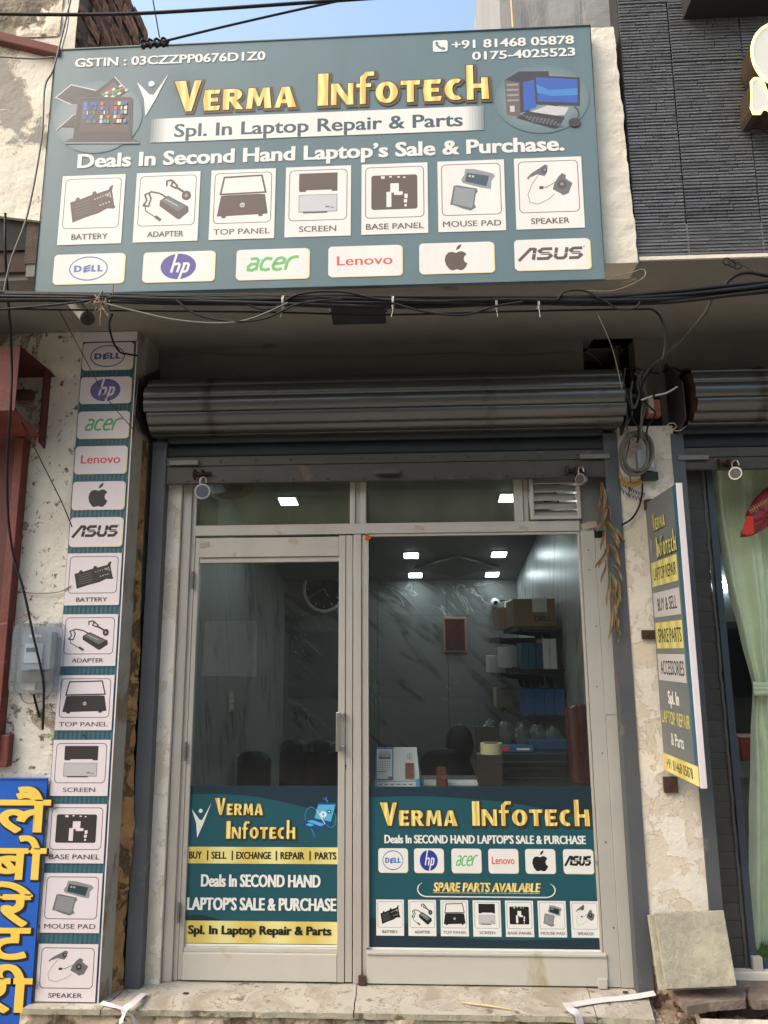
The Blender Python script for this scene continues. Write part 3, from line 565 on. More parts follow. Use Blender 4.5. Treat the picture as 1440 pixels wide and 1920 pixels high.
# soffit edge bead and cracks of plaster along the ceiling
# left pillar: front, slanting reveal, exposed brick edge
b = MB(); P = [(-1.712, -.25), (-1.425, -.25), (-1.402, -.17), (-1.402, .10), (-1.712, .10)]
b.prism(P, lambda x, y, t: (x, y, t), -.05, ZS-.001); b.build('pillar', 'grey_reveal', shop)
def brick_edge():
    b = MB(); n = 150
    def fn(u, v):
        z = -.04+2.62*v; k = noise.fractal(Vector((u*2, z*16, 1)), .9, 2, 4); k2 = noise.noise(Vector((z*2.3, 4, u)))
        keep = .5+.5*math.tanh((1.55-z)*2.2)
        w = .012+.034*keep*(.75+.5*k2)
        return Vector((-1.402+w*u+.004*k, -.165+.045*u+.008*k, z))
    b.grid(fn, 5, n, sm=False); return b.build('worn_edge', 'exposed_brick', shop)
brick_edge()
rough_face('reveal_plaster', 'flaky_pillar', shop, -1.305, -1.222, -.055, -.02, 2.42, .005, .02, 9, .08)
rough_face('reveal_plaster', 'flaky_pillar', shop, .968, 1.03, -.035, -.02, 2.42, .004, .02, 9, .06)
# right pillar between the two shutters
rough_face('pillar', 'flaky_pillar', shop, 1.015, 1.30, -.105, .12, 2.62, .003, .02, 6, .2)
rough_face('pillar_foot', 'rubble', shop, 1.0, 1.30, -.1, -.3, .12, .015, .02, 12, .2)
MB().box(1.03, 1.28, -.02, .1, 2.62, 2.80).build('pillar_top', 'dark_room', shop)
# shop room
b = MB(); b.box(-1.30, -1.22, .06, 3.06, 0, 2.85); b.build('room_side_wall', 'marble_side', shop)
b = MB(); b.box(.9, .98, .06, 3.06, 0, 2.85); b.build('room_side_wall', 'marble_side', shop)
for x0, x1 in ((-1.22, -.37), (-.368, .26), (.262, .9)):
    for z0, z1 in ((0, 1.10), (1.102, 1.82), (1.822, 2.6)):
        box('wall_sheet', 'marble_back', shop, x0, x1-.002, 3.0, 3.05, z0, z1)
b = MB(); b.add([(-1.22, .05, 2.66), (.9, .05, 2.66), (.9, 3.0, 2.14), (-1.22, 3.0, 2.14), (-1.22, .05, 2.72), (.9, .05, 2.72), (.9, 3.0, 2.2), (-1.22, 3.0, 2.2)], [(0, 3, 2, 1), (4, 5, 6, 7)]); b.build('room_ceiling', 'ceiling_paint', shop)
box('room_backing', 'dark_room', shop, -1.3, .98, 3.051, 3.09, 0, 2.9)  # added behind the wall sheets to stop daylight showing through their gaps
box('room_floor', 'floor_tile', shop, -1.3, .98, .06, 3.05, -.05, 0)
box('room_roof', 'dark_room', shop, -1.4, 1.1, .1, 3.2, 2.9, 2.95)
# marble sill in slabs over a rough plinth
def slab(name, m, parent, poly, z0, z1, jit=.004, me='sill_edge'):
    P = []
    for i in range(len(poly)):
        a, c = Vector(poly[i]), Vector(poly[(i+1) % len(poly)]); n = max(1, int((c-a).length/.03))
        for k in range(n):
            p = a.lerp(c, k/n); e = jit*noise.fractal(Vector((p.x*17, p.y*17, z0)), .9, 2, 4)*2; P.append((p.x+e*.5, p.y+e))
    return MB().prism(P, lambda x, y, t: (x, y, t), z0, z1, 0, 1).build(name, [m, me], parent)
sill = [[(-1.735, -.315), (-1.39, -.31), (-1.36, -.06), (-1.72, -.26)], [(-1.385, -.305), (-.30, -.305), (-.31, .05), (-1.34, .05), (-1.355, -.06)],
        [(-.296, -.30), (.72, -.30), (.745, .05), (-.306, .05)], [(.724, -.30), (.955, -.315), (.99, -.12), (1.0, .05), (.749, .05)]]
for k, P in enumerate(sill): slab('sill_slab', 'sill_stone', shop, P, -.022-.002*k, -.0015*k)
def plinth():
    b = MB()
    def fn(u, v): x = -1.75+2.75*u; z = -.42+.395*v; return Vector((x, -.285+.02*noise.fractal(Vector((x*6, z*6, 0)), .8, 2, 5), z))
    b.grid(fn, 140, 16, sm=False); b.box(-1.75, 1.0, -.27, .05, -.42, -.026); return b.build('plinth', 'plinth_rough', shop)
plinth()

# ------------------------------------------------------------------ left neighbour
left = thing('peeling_house', 'old cream house with peeling paint at the left edge', 'building', (-2.2, 0, -.42))
rough_face('wall', 'left_wall_paint', left, -2.7, -1.712, -.25, -.42, ZS+.02, .007, .02, 3.5, .3)
MB().box(-2.8, X0-.002, -.8, .1, ZS, ZS+.12).build('canopy', 'soffit_plaster', left)
b = MB()
def fn(u, v):
    x = -2.5+(-1.56+2.5)*u; zb = 3.427-.18*(x+1.84); z = zb+(5.6-zb)*v
    return Vector((x, -.85+.006*noise.fractal(Vector((x*4, 0, z*4)), .8, 2, 5), z))
b.grid(fn, 40, 90, sm=False); b.add([fn(0, 0), fn(1, 0), fn(1, 0)+Vector((0, .15, 0)), fn(0, 0)+Vector((0, .15, 0))], [(0, 1, 2, 3)]); b.build('parapet', 'patched_plaster', left)
b = MB()
def fn2(u, v):
    x = -2.5+(-1.635+2.5)*u; z = 4.34+1.2*v
    return Vector((x, -.858+.010*noise.fractal(Vector((x*9, 2, z*9)), .8, 2, 5), z))
b.grid(fn2, 60, 70, sm=False); b.build('flaking_render', 'peeling_paint', left)
box('upper_sun_block', 'left_wall_paint', left, -6, -1.74, -.66, 8, ZS+.13, 5.5); box('rear_sun_block', 'left_wall_paint', left, -6, -1.75, .1, 8, -.42, ZS+.12)  # both are unseen masses added on the left to block the sun
b = MB(); b.add([(-2.5, -.90, 4.48), (-2.5, -.90, 4.54), (-2.5, -.85, 4.54), (-2.5, -.85, 4.48), (-1.615, -.885, 4.215), (-1.615, -.885, 4.262), (-1.615, -.85, 4.262), (-1.615, -.85, 4.215)], [(0, 4, 5, 1), (1, 5, 6, 2), (0, 3, 7, 4), (4, 7, 6, 5), (0, 1, 2, 3)]); b.build('ledge', 'band_red', left, bevel=.006)
box('fascia_beam', 'flat_black', left, -2.5, -1.62, -.83, -.66, 3.27, 3.47)  # blackened to paint in the shade of the band under the parapet
box('fascia_beam', 'brown_dark', left, -2.5, -1.62, -.82, -.66, ZS+.03, 3.268)
# brick party wall rising behind the board
bw = thing('brick_party_wall', 'raw brown brick wall rising behind the top left corner of the board', 'wall', (-1.6, -.4, 3.2))
b = MB(); b.box(-1.72, -1.572, -.835, .42, 3.2, 5.13); b.build('mortar', 'brick_mortar', bw)
variants = []
for q in range(5):
    b = MB(); rnd = random.Random(q)
    def fb(u, v, rnd=rnd, q=q):
        e = .010*noise.fractal(Vector((u*3+q*7, v*2, 0)), .8, 2, 4); ed = (1-abs(2*u-1)**6)*(1-abs(2*v-1)**4)
        return Vector((.004+.016*ed+e, (u-.5)*.226, (v-.5)*.066))
    b.grid(fb, 8, 4, sm=False); variants.append(b.mesh('brick', 'brick_clay'))
for i in range(14):
    for j in range(6):
        y = -.84+.12*(i % 2)+j*.238; z = 4.07+i*.078
        if y+.11 > .44: continue
        o = bpy.data.objects.new('brick', random.choice(variants)); COL.objects.link(o)
        o.location = (-1.572+random.uniform(-.006, .01), y+.11, z); o.rotation_euler = (random.uniform(-.03, .03), random.uniform(-.12, .06), random.uniform(-.05, .05)); adopt(o, bw)
# rear building seen above the board on the right
rear = thing('concrete_building', 'plain grey concrete block rising behind the right end of the board', 'building', (1.0, .5, 3.2))
P0 = at(938, 30, -.3)
rough_face('wall', 'concrete_grey', rear, P0.x, 1.35, -.3, 3.3, 6.2, .006, .05, 3, 2.5)
MB().tube([at(955, -60, -.33), at(962, 52, -.33)], .006, 6).build('downpipe', 'wood_strip', rear)

# ------------------------------------------------------------------ right neighbour with stacked black cladding
rb = thing('clad_shop_building', 'neighbouring shop building faced with dark ribbed stone cladding', 'building', (1.6, 0, -.42))
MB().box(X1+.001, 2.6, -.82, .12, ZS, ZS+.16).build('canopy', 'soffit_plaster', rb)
box('cladding_base', 'clad_backing', rb, .953, 2.6, -.815, -.70, ZS+.005, 5.2)
box('upper_sun_block', 'clad_backing', rb, 1.40, 6, -.69, 8, ZS+.17, 5.2); box('rear_sun_block', 'clad_backing', rb, .96, 6, 3.3, 8, -.42, ZS+.16)  # both are unseen masses added on the right to block the sun
tiles = []
for q in range(5):
    rnd = random.Random(50+q); b = MB(); n = 20; Hh = .312; rh = Hh/n
    for r in range(n):
        x = 0; z0 = r*rh
        while x < .308:
            w = rnd.uniform(.05, .2); x2 = min(.309, x+w); dpt = rnd.uniform(.0065, .009); g = .0032
            hh = rh*(rnd.uniform(.85, 1.0)); yy = -dpt
            vs = [(x, 0, z0), (x2-.002, 0, z0), (x2-.002, 0, z0+hh-g*.3), (x, 0, z0+hh-g*.3), (x+.001, yy, z0+.003), (x2-.003, yy-rnd.uniform(-.002, .002), z0+.003), (x2-.003, yy, z0+hh-g), (x+.001, yy+rnd.uniform(-.002, .002), z0+hh-g)]
            b.add(vs, [(4, 5, 6, 7), (0, 1, 5, 4), (2, 3, 7, 6), (0, 4, 7, 3), (1, 2, 6, 5)]); x = x2
    tiles.append(b.mesh('cladding_tile', 'clad_tile'))
for r in range(7):
    for c in range(6):
        o = bpy.data.objects.new('cladding_tile', tiles[(r*3+c*2+random.randint(0, 1)) % 5]); COL.objects.link(o)
        o.location = (.866+.3115*c-.006*(r > 3), -.816-random.uniform(0, .004), ZS+.012+.3145*r); 
        if c == 0: o.location.x = .866+.09; o.scale.x = .70
        adopt(o, rb)
box('lintel_wall', 'lintel_plaster', rb, 1.171, 2.6, -.004, .1, 2.62, ZS)
box('box_light', 'flat_black', rb, 1.24, 2.2, -.93, -.82, 4.315, 4.45, .004)
box('soffit_bead', 'cream_plaster', rb, .96, 2.4, -.838, -.826, ZS-.012, ZS+.004)

# ================================================================== BANNER
u = Vector((.99995, -.0084, -.0056)).normalized(); v = Vector((0, -.0064, 1)); v = (v-u*v.dot(u)).normalized(); n = u.cross(v)
BC = Vector((-.4219, -.879, 3.6368)); BO = BC-u*1.22-v*.61
def bp(x, y): return BO+u*x+v*y
ban = thing('shop_banner', 'large grey-teal printed board with golden shop name above the shutter', 'sign', tuple(bp(1.22, 0)))
b = MB(); vs = [bp(x, y)-n*t for t in (.001, .028) for x, y in ((0, 0), (2.44, .004), (2.44, 1.216), (0, 1.216))]
b.add(vs, [(0, 1, 2, 3), (7, 6, 5, 4), (0, 4, 5, 1), (1, 5, 6, 2), (2, 6, 7, 3), (3, 7, 4, 0)]); b.build('board', 'faded_teal', ban)
def on_ban(a, name, x, y, lift=.0004, scale=(1, 1), label=None): return a.build(name, ban, tuple(bp(x, y)), u, v, lift, scale, label)
a = Art('faded')
a.text('GSTIN : 03CZZPP0676D1Z0', .098, .982, 1.122, .043, 'white', bold=.02, rot=-.006)
on_ban(a, 'registration_lettering', 0, 0, .0008); a = Art('faded'); a.rrect(1.742, 1.118, 1.808, 1.177, .01, 'white'); a.stroke([(1.758, 1.164), (1.762, 1.150), (1.776, 1.137), (1.790, 1.130)], .010, 'teal'); a.stroke([(1.754, 1.166), (1.766, 1.160)], .012, 'teal'); a.stroke([(1.782, 1.138), (1.796, 1.130)], .012, 'teal')
on_ban(a, 'telephone_symbol', 0, 0, .0008); a = Art('faded'); a.text('+91 81468 05878', 1.828, 2.366, 1.130, .041, 'white', bold=.022); on_ban(a, 'mobile_number', 0, 0, .0008); a = Art('faded'); a.text('0175-4025523', 1.917, 2.369, 1.069, .040, 'white', bold=.022)
on_ban(a, 'landline_number', 0, 0, .0008)
a = Art('faded'); figure_logo(a, .395, .540, .852, 1.067, 'white'); on_ban(a, 'figure_emblem', 0, 0, .0008)
a = Art('faded'); shop_name(a, 'VERMA', .571, 1.129, .868, .104, 'faded_gold', 'faded_shadow'); shop_name(a, 'INfOTECh', 1.225, 1.985, .868, .108, 'faded_gold', 'faded_shadow'); on_ban(a, 'shop_name_lettering', 0, 0, .0008)
a = Art('faded')
for i in range(7): a.rect(.474+.013*i, .717, 1.960-.013*i, .836, ('faded_bar%d' % i) if i < 6 else 'white')
a.text('Spl. In Laptop Repair & Parts', .582, 1.867, .741, .063, 'dark', bold=.014); on_ban(a, 'tagline_bar', 0, 0, .0008)
a = Art('faded'); a.text('Deals In Second Hand Laptop\u2019s Sale & Purchase.', .149, 2.300, .605, .066, 'white', off=.02, bold=.02); on_ban(a, 'deals_lettering', 0, 0, .0008)
for i, (k, cap) in enumerate(CARDS):
    on_ban(card_art('faded', k, cap, .287, .335), 'card', (.085, .423, .759, 1.091, 1.424, 1.754, 2.084)[i], .231+.001*i, .0008, label='white card with a picture captioned '+cap)
for i, k in enumerate(LOGOS):
    on_ban(logo_art('faded', k, .312, .139), 'logo_tile', (.079, .476, .885, 1.283, 1.671, 2.072)[i], (.046, .044, .043, .045, .047, .050)[i], .0008, label=LBL[k])
# printed pictures of laptops and of a desktop computer
a = Art('faded')
for i in range(6): a.ell(.225, .86, .205-.011*i, .185-.011*i, 'faded_glow%d' % i, 30)
mat('faded_ink', rgb(66, 58, 62), .45, var=.05, bump=0)
a.poly([(.020, .968), (.088, 1.030), (.205, .995), (.215, .95), (.16, .925), (.095, .93)], 'ink'); a.stroke([(.095, .928), (.020, .966), (.088, 1.030), (.205, .995)], .005, 'pale')
a.poly([(.20, .985), (.288, 1.060), (.352, .985), (.30, .93), (.21, .93)], 'ink'); a.poly([(.222, .978), (.287, 1.036), (.332, .983), (.29, .945)], 'line'); a.stroke([(.288, 1.062), (.356, .984)], .004, 'pale')
rnd = random.Random(12)
for i in range(6):
    for j in range(3): x_, y_ = .232+.0155*i+.014*j, .972+.0085*i*.9-.011*j; a.poly([(x_, y_), (x_+.012, y_+.009), (x_+.021, y_+.001), (x_+.009, y_-.008)], rnd.choice(['tile1', 'tile3', 'tile4', 'tile2', 'pale', 'line']))
a.poly([(.040, .80), (.115, .875), (.13, .86), (.13, .81), (.06, .815)], 'ink'); a.stroke([(.036, .797), (.115, .876)], .004, 'pale')
a.poly([(.118, .745), (.128, .952), (.136, .960), (.372, .952), (.380, .944), (.386, .735)], 'ink'); a.stroke([(.118, .748), (.128, .952), (.136, .960), (.372, .952), (.380, .944), (.386, .738)], .003, 'line')
a.poly([(.143, .785), (.148, .942), (.368, .935), (.374, .775)], 'black'); a.poly([(.080, .735), (.106, .752), (.396, .742), (.424, .722), (.42, .714), (.085, .726)], 'ink'); a.stroke([(.080, .731), (.255, .724), (.424, .717)], .006, 'steel')
rnd = random.Random(4)
for c in range(13):
    if c in (4, 8): continue
    for r_ in range(5):
        if rnd.random() < .18: continue
        x = .156+c*.0158+r_*.0003; y = .915-r_*.0225-.0004*c; a.rect(x, y, x+(.0135 if rnd.random() < .75 else .006), y+.0185, rnd.choice(['tile1', 'tile2', 'tile3', 'tile4', 'screen', 'pale', 'tile1', 'line', 'steel2']))
on_ban(a, 'laptop_picture', 0, 0, .0008)
a = Art('faded')
for i in range(6): a.ell(2.215, .86, .205-.011*i, .170-.011*i, 'faded_glow%d' % i, 30)
a.poly([(2.055, .96), (2.12, 1.0), (2.25, .995), (2.25, .97), (2.16, .95), (2.16, .80), (2.06, .785)], 'ink'); a.poly([(2.055, .96), (2.12, .945), (2.12, .775), (2.06, .785)], 'line')
for i in range(4): a.rect(2.064, .93-.026*i, 2.115, .94-.026*i, 'steel')
a.rect(2.075, .80, 2.095, .83, 'pale'); a.poly([(2.135, .945), (2.19, .955), (2.19, .82), (2.135, .80)], 'screen')
a.poly([(2.183, .978), (2.383, .957), (2.378, .816), (2.188, .832)], 'ink'); a.poly([(2.192, .967), (2.373, .948), (2.368, .832), (2.197, .846)], 'screen'); a.poly([(2.194, .93), (2.25, .9), (2.371, .905), (2.37, .87), (2.26, .87), (2.196, .89)], 'tile1')
a.poly([(2.23, .80), (2.29, .795), (2.28, .83), (2.245, .83)], 'ink'); a.poly([(2.16, .795), (2.24, .825), (2.33, .81), (2.31, .775), (2.24, .77)], 'pale')
a.poly([(2.10, .77), (2.15, .80), (2.31, .765), (2.28, .715), (2.26, .71)], 'ink')
for i in range(4):
    for j in range(9): a.rect(2.128+.0155*j+.012*i-.0*j, .776-.0105*i-.0035*j, 2.138+.0155*j+.012*i, .782-.0105*i-.0035*j, 'steel2')
a.ell(2.35, .735, .026, .022, 'ink', 14); a.arc(2.35, .78, .02, .03, -60, 90, .004, 'ink', 8)
on_ban(a, 'desktop_computer_picture', 0, 0, .0008)
MB().tube([bp(-.002, -.002), bp(2.442, .001), bp(2.442, 1.218), bp(-.002, 1.218)], .0045, 5, close=True).build('edge_welt', 'faded_dark', ban)

# ================================================================== STRIP ON THE LEFT PILLAR
YS = -.2525; ps = thing('pillar_sign', 'tall narrow printed strip of brand tiles and part cards on the left pillar', 'sign', (-1.565, YS, 0))
b = MB()
def fst(u_, v_):
    z = .004+3.125*v_; k = min(1, max(0, (z-2.5)/.5)); w = .0010+.0022*k
    return Vector((-1.708+.283*u_, YS+w*math.sin(u_*2*math.pi*13)*(1 if z < 3.1 else .3)-.001, z))
b.grid(fst, 78, 40); b.build('sheet', 'strip_teal', ps); PY = YS-.005
for i in (0,):
    a = Art('strip'); a.rect(0, 0, .284, .052, 'white'); a.build('blank_border', ps, (-1.709, PY, 3.083), scale=(1, 1))
a = Art('strip'); a.rect(0, 0, .006, 3.08, 'strip_white'); a.build('side_border', ps, (-1.427, PY+.001, .0))
for i, k in enumerate(LOGOS):
    zt, zb = ((3.076, 2.93), (2.89, 2.75), (2.707, 2.566), (2.525, 2.384), (2.343, 2.202), (2.162, 2.018))[i]
    logo_art('strip', k, .262, zt-zb).build('logo_tile', ps, (-1.704, PY, zb), label=LBL[k])
for i, (k, cap) in enumerate(CARDS):
    zt, zb = ((1.984, 1.732), (1.689, 1.445), (1.403, 1.152), (1.109, .861), (.826, .572), (.531, .283), (.238, .006))[i]
    card_art('strip', k, cap, .270, zt-zb).build('card', ps, (-1.706, PY, zb), label='white card with a picture captioned '+cap)
MB().ball((-1.565, PY-.006, 1.13), .006).build('screw', 'rust_steel', ps)

# ================================================================== GLAZED SHOPFRONT
fw_ = thing('glazed_shopfront', 'aluminium framed shopfront window with printed sticker on its lower half', 'window', (.25, 0, 0))
def bar(name, x0, x1, z0, z1, y0=-.03, y1=.03, m='aluminium', p=fw_, bev=.003): return box(name, m, p, x0, x1, y0, y1, z0, z1, bev)
bar('jamb', -1.219, -1.172, 0, 2.42, -.035); bar('jamb', -1.174, -1.150, .0, 2.42, -.020, .03)
bar('post', -.326, -.286, 0, 2.096); bar('post', -.283, -.262, 0, 2.096, -.022)
bar('transom_bar', -1.150, .822, 2.098, 2.152, -.034)
bar('mullion', -.345, -.318, 2.152, 2.44, -.030); bar('mullion', -.318, -.290, 2.152, 2.44, -.014); bar('mullion', -.290, -.262, 2.152, 2.44, -.03)
bar('mullion', .500, .545, 2.152, 2.44, -.026); bar('mullion', .548, .573, 2.152, 2.44, -.014)
bar('bead', -.262, -.250, .15, 2.096, -.026, .0); bar('bead', .812, .824, .15, 2.084, -.026, .0); bar('bead', -.262, .824, 2.084, 2.097, -.026, .0)
bar('bottom_rail', -.262, .838, .004, .128, -.034, m='rail_dirty'); bar('ledge', -.262, .834, .128, .142, -.042, .0, m='rail_dirty')
box('cover_plate', 'post_paint', fw_, .826, .896, -.028, .03, .0, 2.10, .002); box('cover_plate', 'post_paint', fw_, .897, .969, -.032, .03, 1.197, 2.06, .002); box('cover_plate', 'post_paint', fw_, .897, .969, -.032, .03, .0, 1.195, .002)
box('cover_plate', 'aluminium_dark', fw_, .837, .97, -.022, .03, 2.10, 2.44, .002)
for z in (.25, .62, 1.02, 1.33, 1.62, 1.9, 2.0):
    MB().cyl((.868+.01*math.sin(z*9), -.0325, z), (0, 1, 0), .003, .004, 8).build('screw', 'rust_steel', fw_)
box('corner_bracket', 'rust_steel', fw_, -.30, -.265, -.046, -.034, .0, .04, .002); box('corner_bracket', 'rail_dirty', fw_, .79, .83, -.046, -.034, .0, .04, .002)
def pane(name, x0, x1, z0, z1, m, p, y=.0): return MB().add([(x0, y, z0), (x1, y, z0), (x1, y, z1), (x0, y, z1)], [(0, 1, 2, 3)]).build(name, m, p)
pane('pane', -.252, .814, .14, 2.09, 'window_glass', fw_, -.008)
pane('pane', -.264, .50, 2.15, 2.45, 'transom_glass', fw_, -.002)
# left transom pane is broken at the top left: outline with a bite
Pb = [(-1.152, 2.15), (-.343, 2.15), (-.343, 2.45), (-.98, 2.45), (-.985, 2.36), (-1.02, 2.335), (-1.07, 2.325), (-1.11, 2.35), (-1.152, 2.385)]
MB().prism(Pb, lambda x, z, t: (x, t, z), -.002, -.001).build('broken_pane', 'transom_glass', fw_)
MB().prism([(-.985, 2.45), (-.86, 2.45), (-.855, 2.36), (-.88, 2.325), (-.95, 2.295), (-1.02, 2.30), (-1.06, 2.32), (-.99, 2.34)], lambda x, z, t: (x, t, z), .006, .010).build('patch_card', 'board_dark', fw_)
MB().prism([(-1.150, 2.16), (-1.045, 2.16), (-1.04, 2.29), (-1.09, 2.32), (-1.148, 2.375)], lambda x, z, t: (x, t, z), .006, .009).build('patch_film', 'counter_marble', fw_)
# sticker
st = bpy.data.objects.new('window_sticker', MB().prism([(-.251, .134), (.822, .134), (.822, .862), (-.251, .862)], lambda x, z, t: (x, t, z), -.0105, -.0085).mesh('window_sticker', 'fresh_teal')); COL.objects.link(st); adopt(st, fw_)
SY = -.0107
def swoosh(a, pts_top, zt, m, x0, x1):
    a.poly([(x0, zt)]+pts_top+[(x1, zt)] if False else pts_top+[(x1, zt), (x0, zt)], m)
a = Art('fresh'); a.poly([(-.251, .812), (-.1, .819), (.048, .819), (.21, .81), (.374, .796), (.5, .778), (.616, .758), (.73, .744), (.821, .739), (.821, .861), (-.251, .861)][::-1], 'dark')
a.poly([(-.251, .274), (-.18, .272), (-.122, .264), (.0, .235), (.09, .205), (.196, .192), (.4, .185), (.6, .19), (.821, .196), (.821, .15), (-.251, .15)], 'dark')
a.rect(-.251, .135, .821, .150, 'white'); a.build('background_swoosh', st, (0, SY, 0))
a = Art('fresh'); shop_name(a, 'VERMA', -.198, .172, .684, .070, 'fresh_gold', 'gold_shadow'); shop_name(a, 'INfOTECh', .243, .797, .686, .074, 'fresh_gold', 'gold_shadow'); a.build('shop_name_lettering', st, (0, SY-.0006, 0))
a = Art('fresh'); a.text('Deals In SECOND HAND LAPTOP\u2019S SALE & PURCHASE', -.176, .773, .606, .036, 'white', bold=.03); a.build('deals_lettering', st, (0, SY-.0006, 0))
a = Art('fresh'); a.text('SPARE PARTS AVAILABLE', .052, .548, .394, .038, 'fresh_gold', bold=.03, shear=.15); a.rect(.05, .387, .548, .389, 'fresh_gold')
a.stroke(ellp(.02, .403, .042, .032, 120, 270, 10)+ellp(.575, .403, .045, .032, 270, 420, 10), [.002]*2+[.005]*18+[.002]*2, 'white'); a.build('spare_parts_lettering', st, (0, SY-.0006, 0))
for i, k in enumerate(LOGOS): logo_art('fresh', k, .139, .107).build('logo_tile', st, ((-.207, -.037, .140, .314, .487, .664)[i], SY, .476), lift=.0012, label=LBL[k])
for i, (k, cap) in enumerate(CARDS): card_art('fresh', k, cap, .130, .156).build('card', st, (-.218+.1507*i, SY, .2005), lift=.0014, label='white card with a picture captioned '+cap)
# louvred vent in the transom
vent = thing('louvre_vent', 'white louvred vent in the top right of the shopfront', 'vent', (.7, -.04, 2.16))
V0, V1, Z0, Z1 = .578, .832, 2.158, 2.40
for (x0, x1, z0, z1) in ((V0, V0+.018, Z0, Z1), (V1-.018, V1, Z0, Z1), (V0+.018, V1-.018, Z0, Z0+.018), (V0+.018, V1-.018, Z1-.018, Z1)): box('frame', 'aluminium', vent, x0, x1, -.05, .03, z0, z1, .002)
sm_ = MB().box(0, V1-V0-.038, -.034, .018, -.002, .002, X=Matrix.Rotation(math.radians(48), 4, 'X')).mesh('slat', 'aluminium')
for i in range(5):
    o = bpy.data.objects.new('slat', sm_); COL.objects.link(o); o.location = (V0+.019, -.02, Z0+.035+.044*i); adopt(o, vent)
MB().tube([(.70+.035*math.cos(t*.3), .02, 2.27+.02*math.sin(t*.3)) for t in range(21)], .006, 5).build('fan_guard', 'black_plastic', vent)

# ---- the glazed door
door = thing('glazed_door', 'aluminium glazed door with a printed sticker below and a bar handle', 'door', (-.77, 0, 0))
D = lambda *q, **k: bar(*q, p=door, **k)
D('stile', -1.147, -1.124, .006, 2.088, -.026, .02); D('stile', -.400, -.366, .006, 2.092, -.032, .02); D('stile', -.364, -.330, .006, 2.092, -.028, .02)
D('rail', -1.124, -.400, 1.985, 2.085, -.034, .02); D('rail', -1.124, -.400, 1.958, 1.984, -.022, .02)
D('rail', -1.124, -.400, .008, .125, -.034, .02, m='rail_dirty'); D('rail', -1.124, -.400, .125, .146, -.022, .02, m='rail_dirty')
pane('pane', -1.126, -.398, .14, 1.962, 'window_glass', door, -.008)
dst = bpy.data.objects.new('door_sticker', MB().prism([(-1.124, .147), (-.400, .147), (-.400, .864), (-1.124, .864)], lambda x, z, t: (x, t, z), -.0105, -.0085).mesh('door_sticker', 'fresh_teal')); COL.objects.link(dst); adopt(dst, door)
a = Art('fresh'); a.poly([(-1.123, .825), (-1.0, .828), (-.9, .824), (-.78, .812), (-.66, .790), (-.56, .766), (-.401, .722), (-.401, .863), (-1.123, .863)][::-1], 'dark')
a.poly([(-1.123, .275), (-1.09, .283), (-1.05, .282), (-1.0, .272), (-.95, .258), (-1.123, .257)], 'dark')
a.rect(-1.124, .147, -.40, .157, 'white'); a.build('background_swoosh', dst, (0, SY, 0))
a = Art('fresh'); a.rect(-1.124, .510, -.40, .585, 'bar_gold'); a.rect(-1.124, .160, -.40, .257, 'bar_gold'); a.build('gold_bar', dst, (0, SY-.0004, 0))
a = Art('fresh'); figure_logo(a, -1.116, -1.020, .626, .785, 'white'); a.build('figure_emblem', dst, (0, SY-.0004, 0))
a = Art('fresh'); shop_name(a, 'VERMA', -1.002, -.765, .730, .052, 'fresh_gold', 'gold_shadow'); shop_name(a, 'INfOTECh', -.942, -.605, .623, .053, 'fresh_gold', 'gold_shadow'); a.build('shop_name_lettering', dst, (0, SY-.0004, 0))
a = Art('fresh'); x = -1.122
a.text('BUY', -1.118, -1.058, .532, .031, 'black', bold=.02); a.text('SELL', -1.010, -.938, .532, .031, 'black', bold=.02); a.text('EXCHANGE', -.889, -.722, .532, .031, 'black', bold=.02); a.text('REPAIR', -.675, -.562, .532, .031, 'black', bold=.02); a.text('PARTS', -.510, -.408, .532, .031, 'black', bold=.02)
for x in (-1.032, -.912, -.699, -.537): a.rect(x, .526, x+.006, .568, 'black')
a.text('Deals In SECOND HAND', -1.054, -.484, .408, .053, 'white', bold=.03); a.text('LAPTOP\u2019S SALE & PURCHASE', -1.118, -.408,   .305, .053, 'white', bold=.03)
a.text('Spl. In Laptop Repair & Parts', -1.108, -.430, .200, .036, 'black', off=.02, bold=.03); a.build('service_lettering', dst, (0, SY-.0010, 0))
a = Art('fresh'); kx = (-.402+.586)/1150; ky = (.790-.655)/870; T = lambda P: [(-.590+(x_-60)*kx, .700-(y_-980)*ky*.92) for x_, y_ in P]
a.stroke(T([(260, 930), (240, 750), (300, 580), (420, 500), (540, 560), (620, 640), (850, 1020), (960, 1130), (1060, 1160), (1150, 1080), (1180, 900), (1170, 760), (1130, 700)]), .0035, 'tile1')
a.stroke(T([(440, 1190), (500, 1330), (540, 1400)]), .004, 'tile1'); a.stroke(T([(860, 220), (930, 350)]), .006, 'tile1'); a.arc(*T([(540, 1410)])[0], .008, .008, 60, 360, .004, 'screen', 10); a.arc(*T([(845, 215)])[0], .008, .008, -200, 60, .004, 'screen', 10)
a.poly(T([(50, 990), (570, 1240), (930, 1120), (500, 890)]), 'navy'); a.poly(T([(500, 890), (640, 360), (1190, 370), (1010, 1110)]), 'navy'); a.poly(T([(530, 860), (650, 430), (1165, 430), (1030, 970)]), 'sky')
a.poly(T([(300, 960), (460, 920), (850, 1050), (730, 1120)]), 'sky'); a.poly(T([(260, 1060), (390, 1020), (530, 1080), (400, 1130)]), 'sky')
for cx_, cy_, r_, mm in ((800, 740, 100, 'white'), (980, 650, 66, 'navy')):
    P = []
    for i in range(36): q_ = r_*(1.15 if (i // 2) % 2 else .85); P.append((cx_+q_*math.cos(i*math.pi/18), cy_+q_*1.0*math.sin(i*math.pi/18)))
    a.poly(T(P), mm); c_ = T([(cx_, cy_)])[0]; a.ell(c_[0], c_[1], r_*.38*kx, r_*.38*ky, 'sky' if mm == 'white' else 'white', 12)
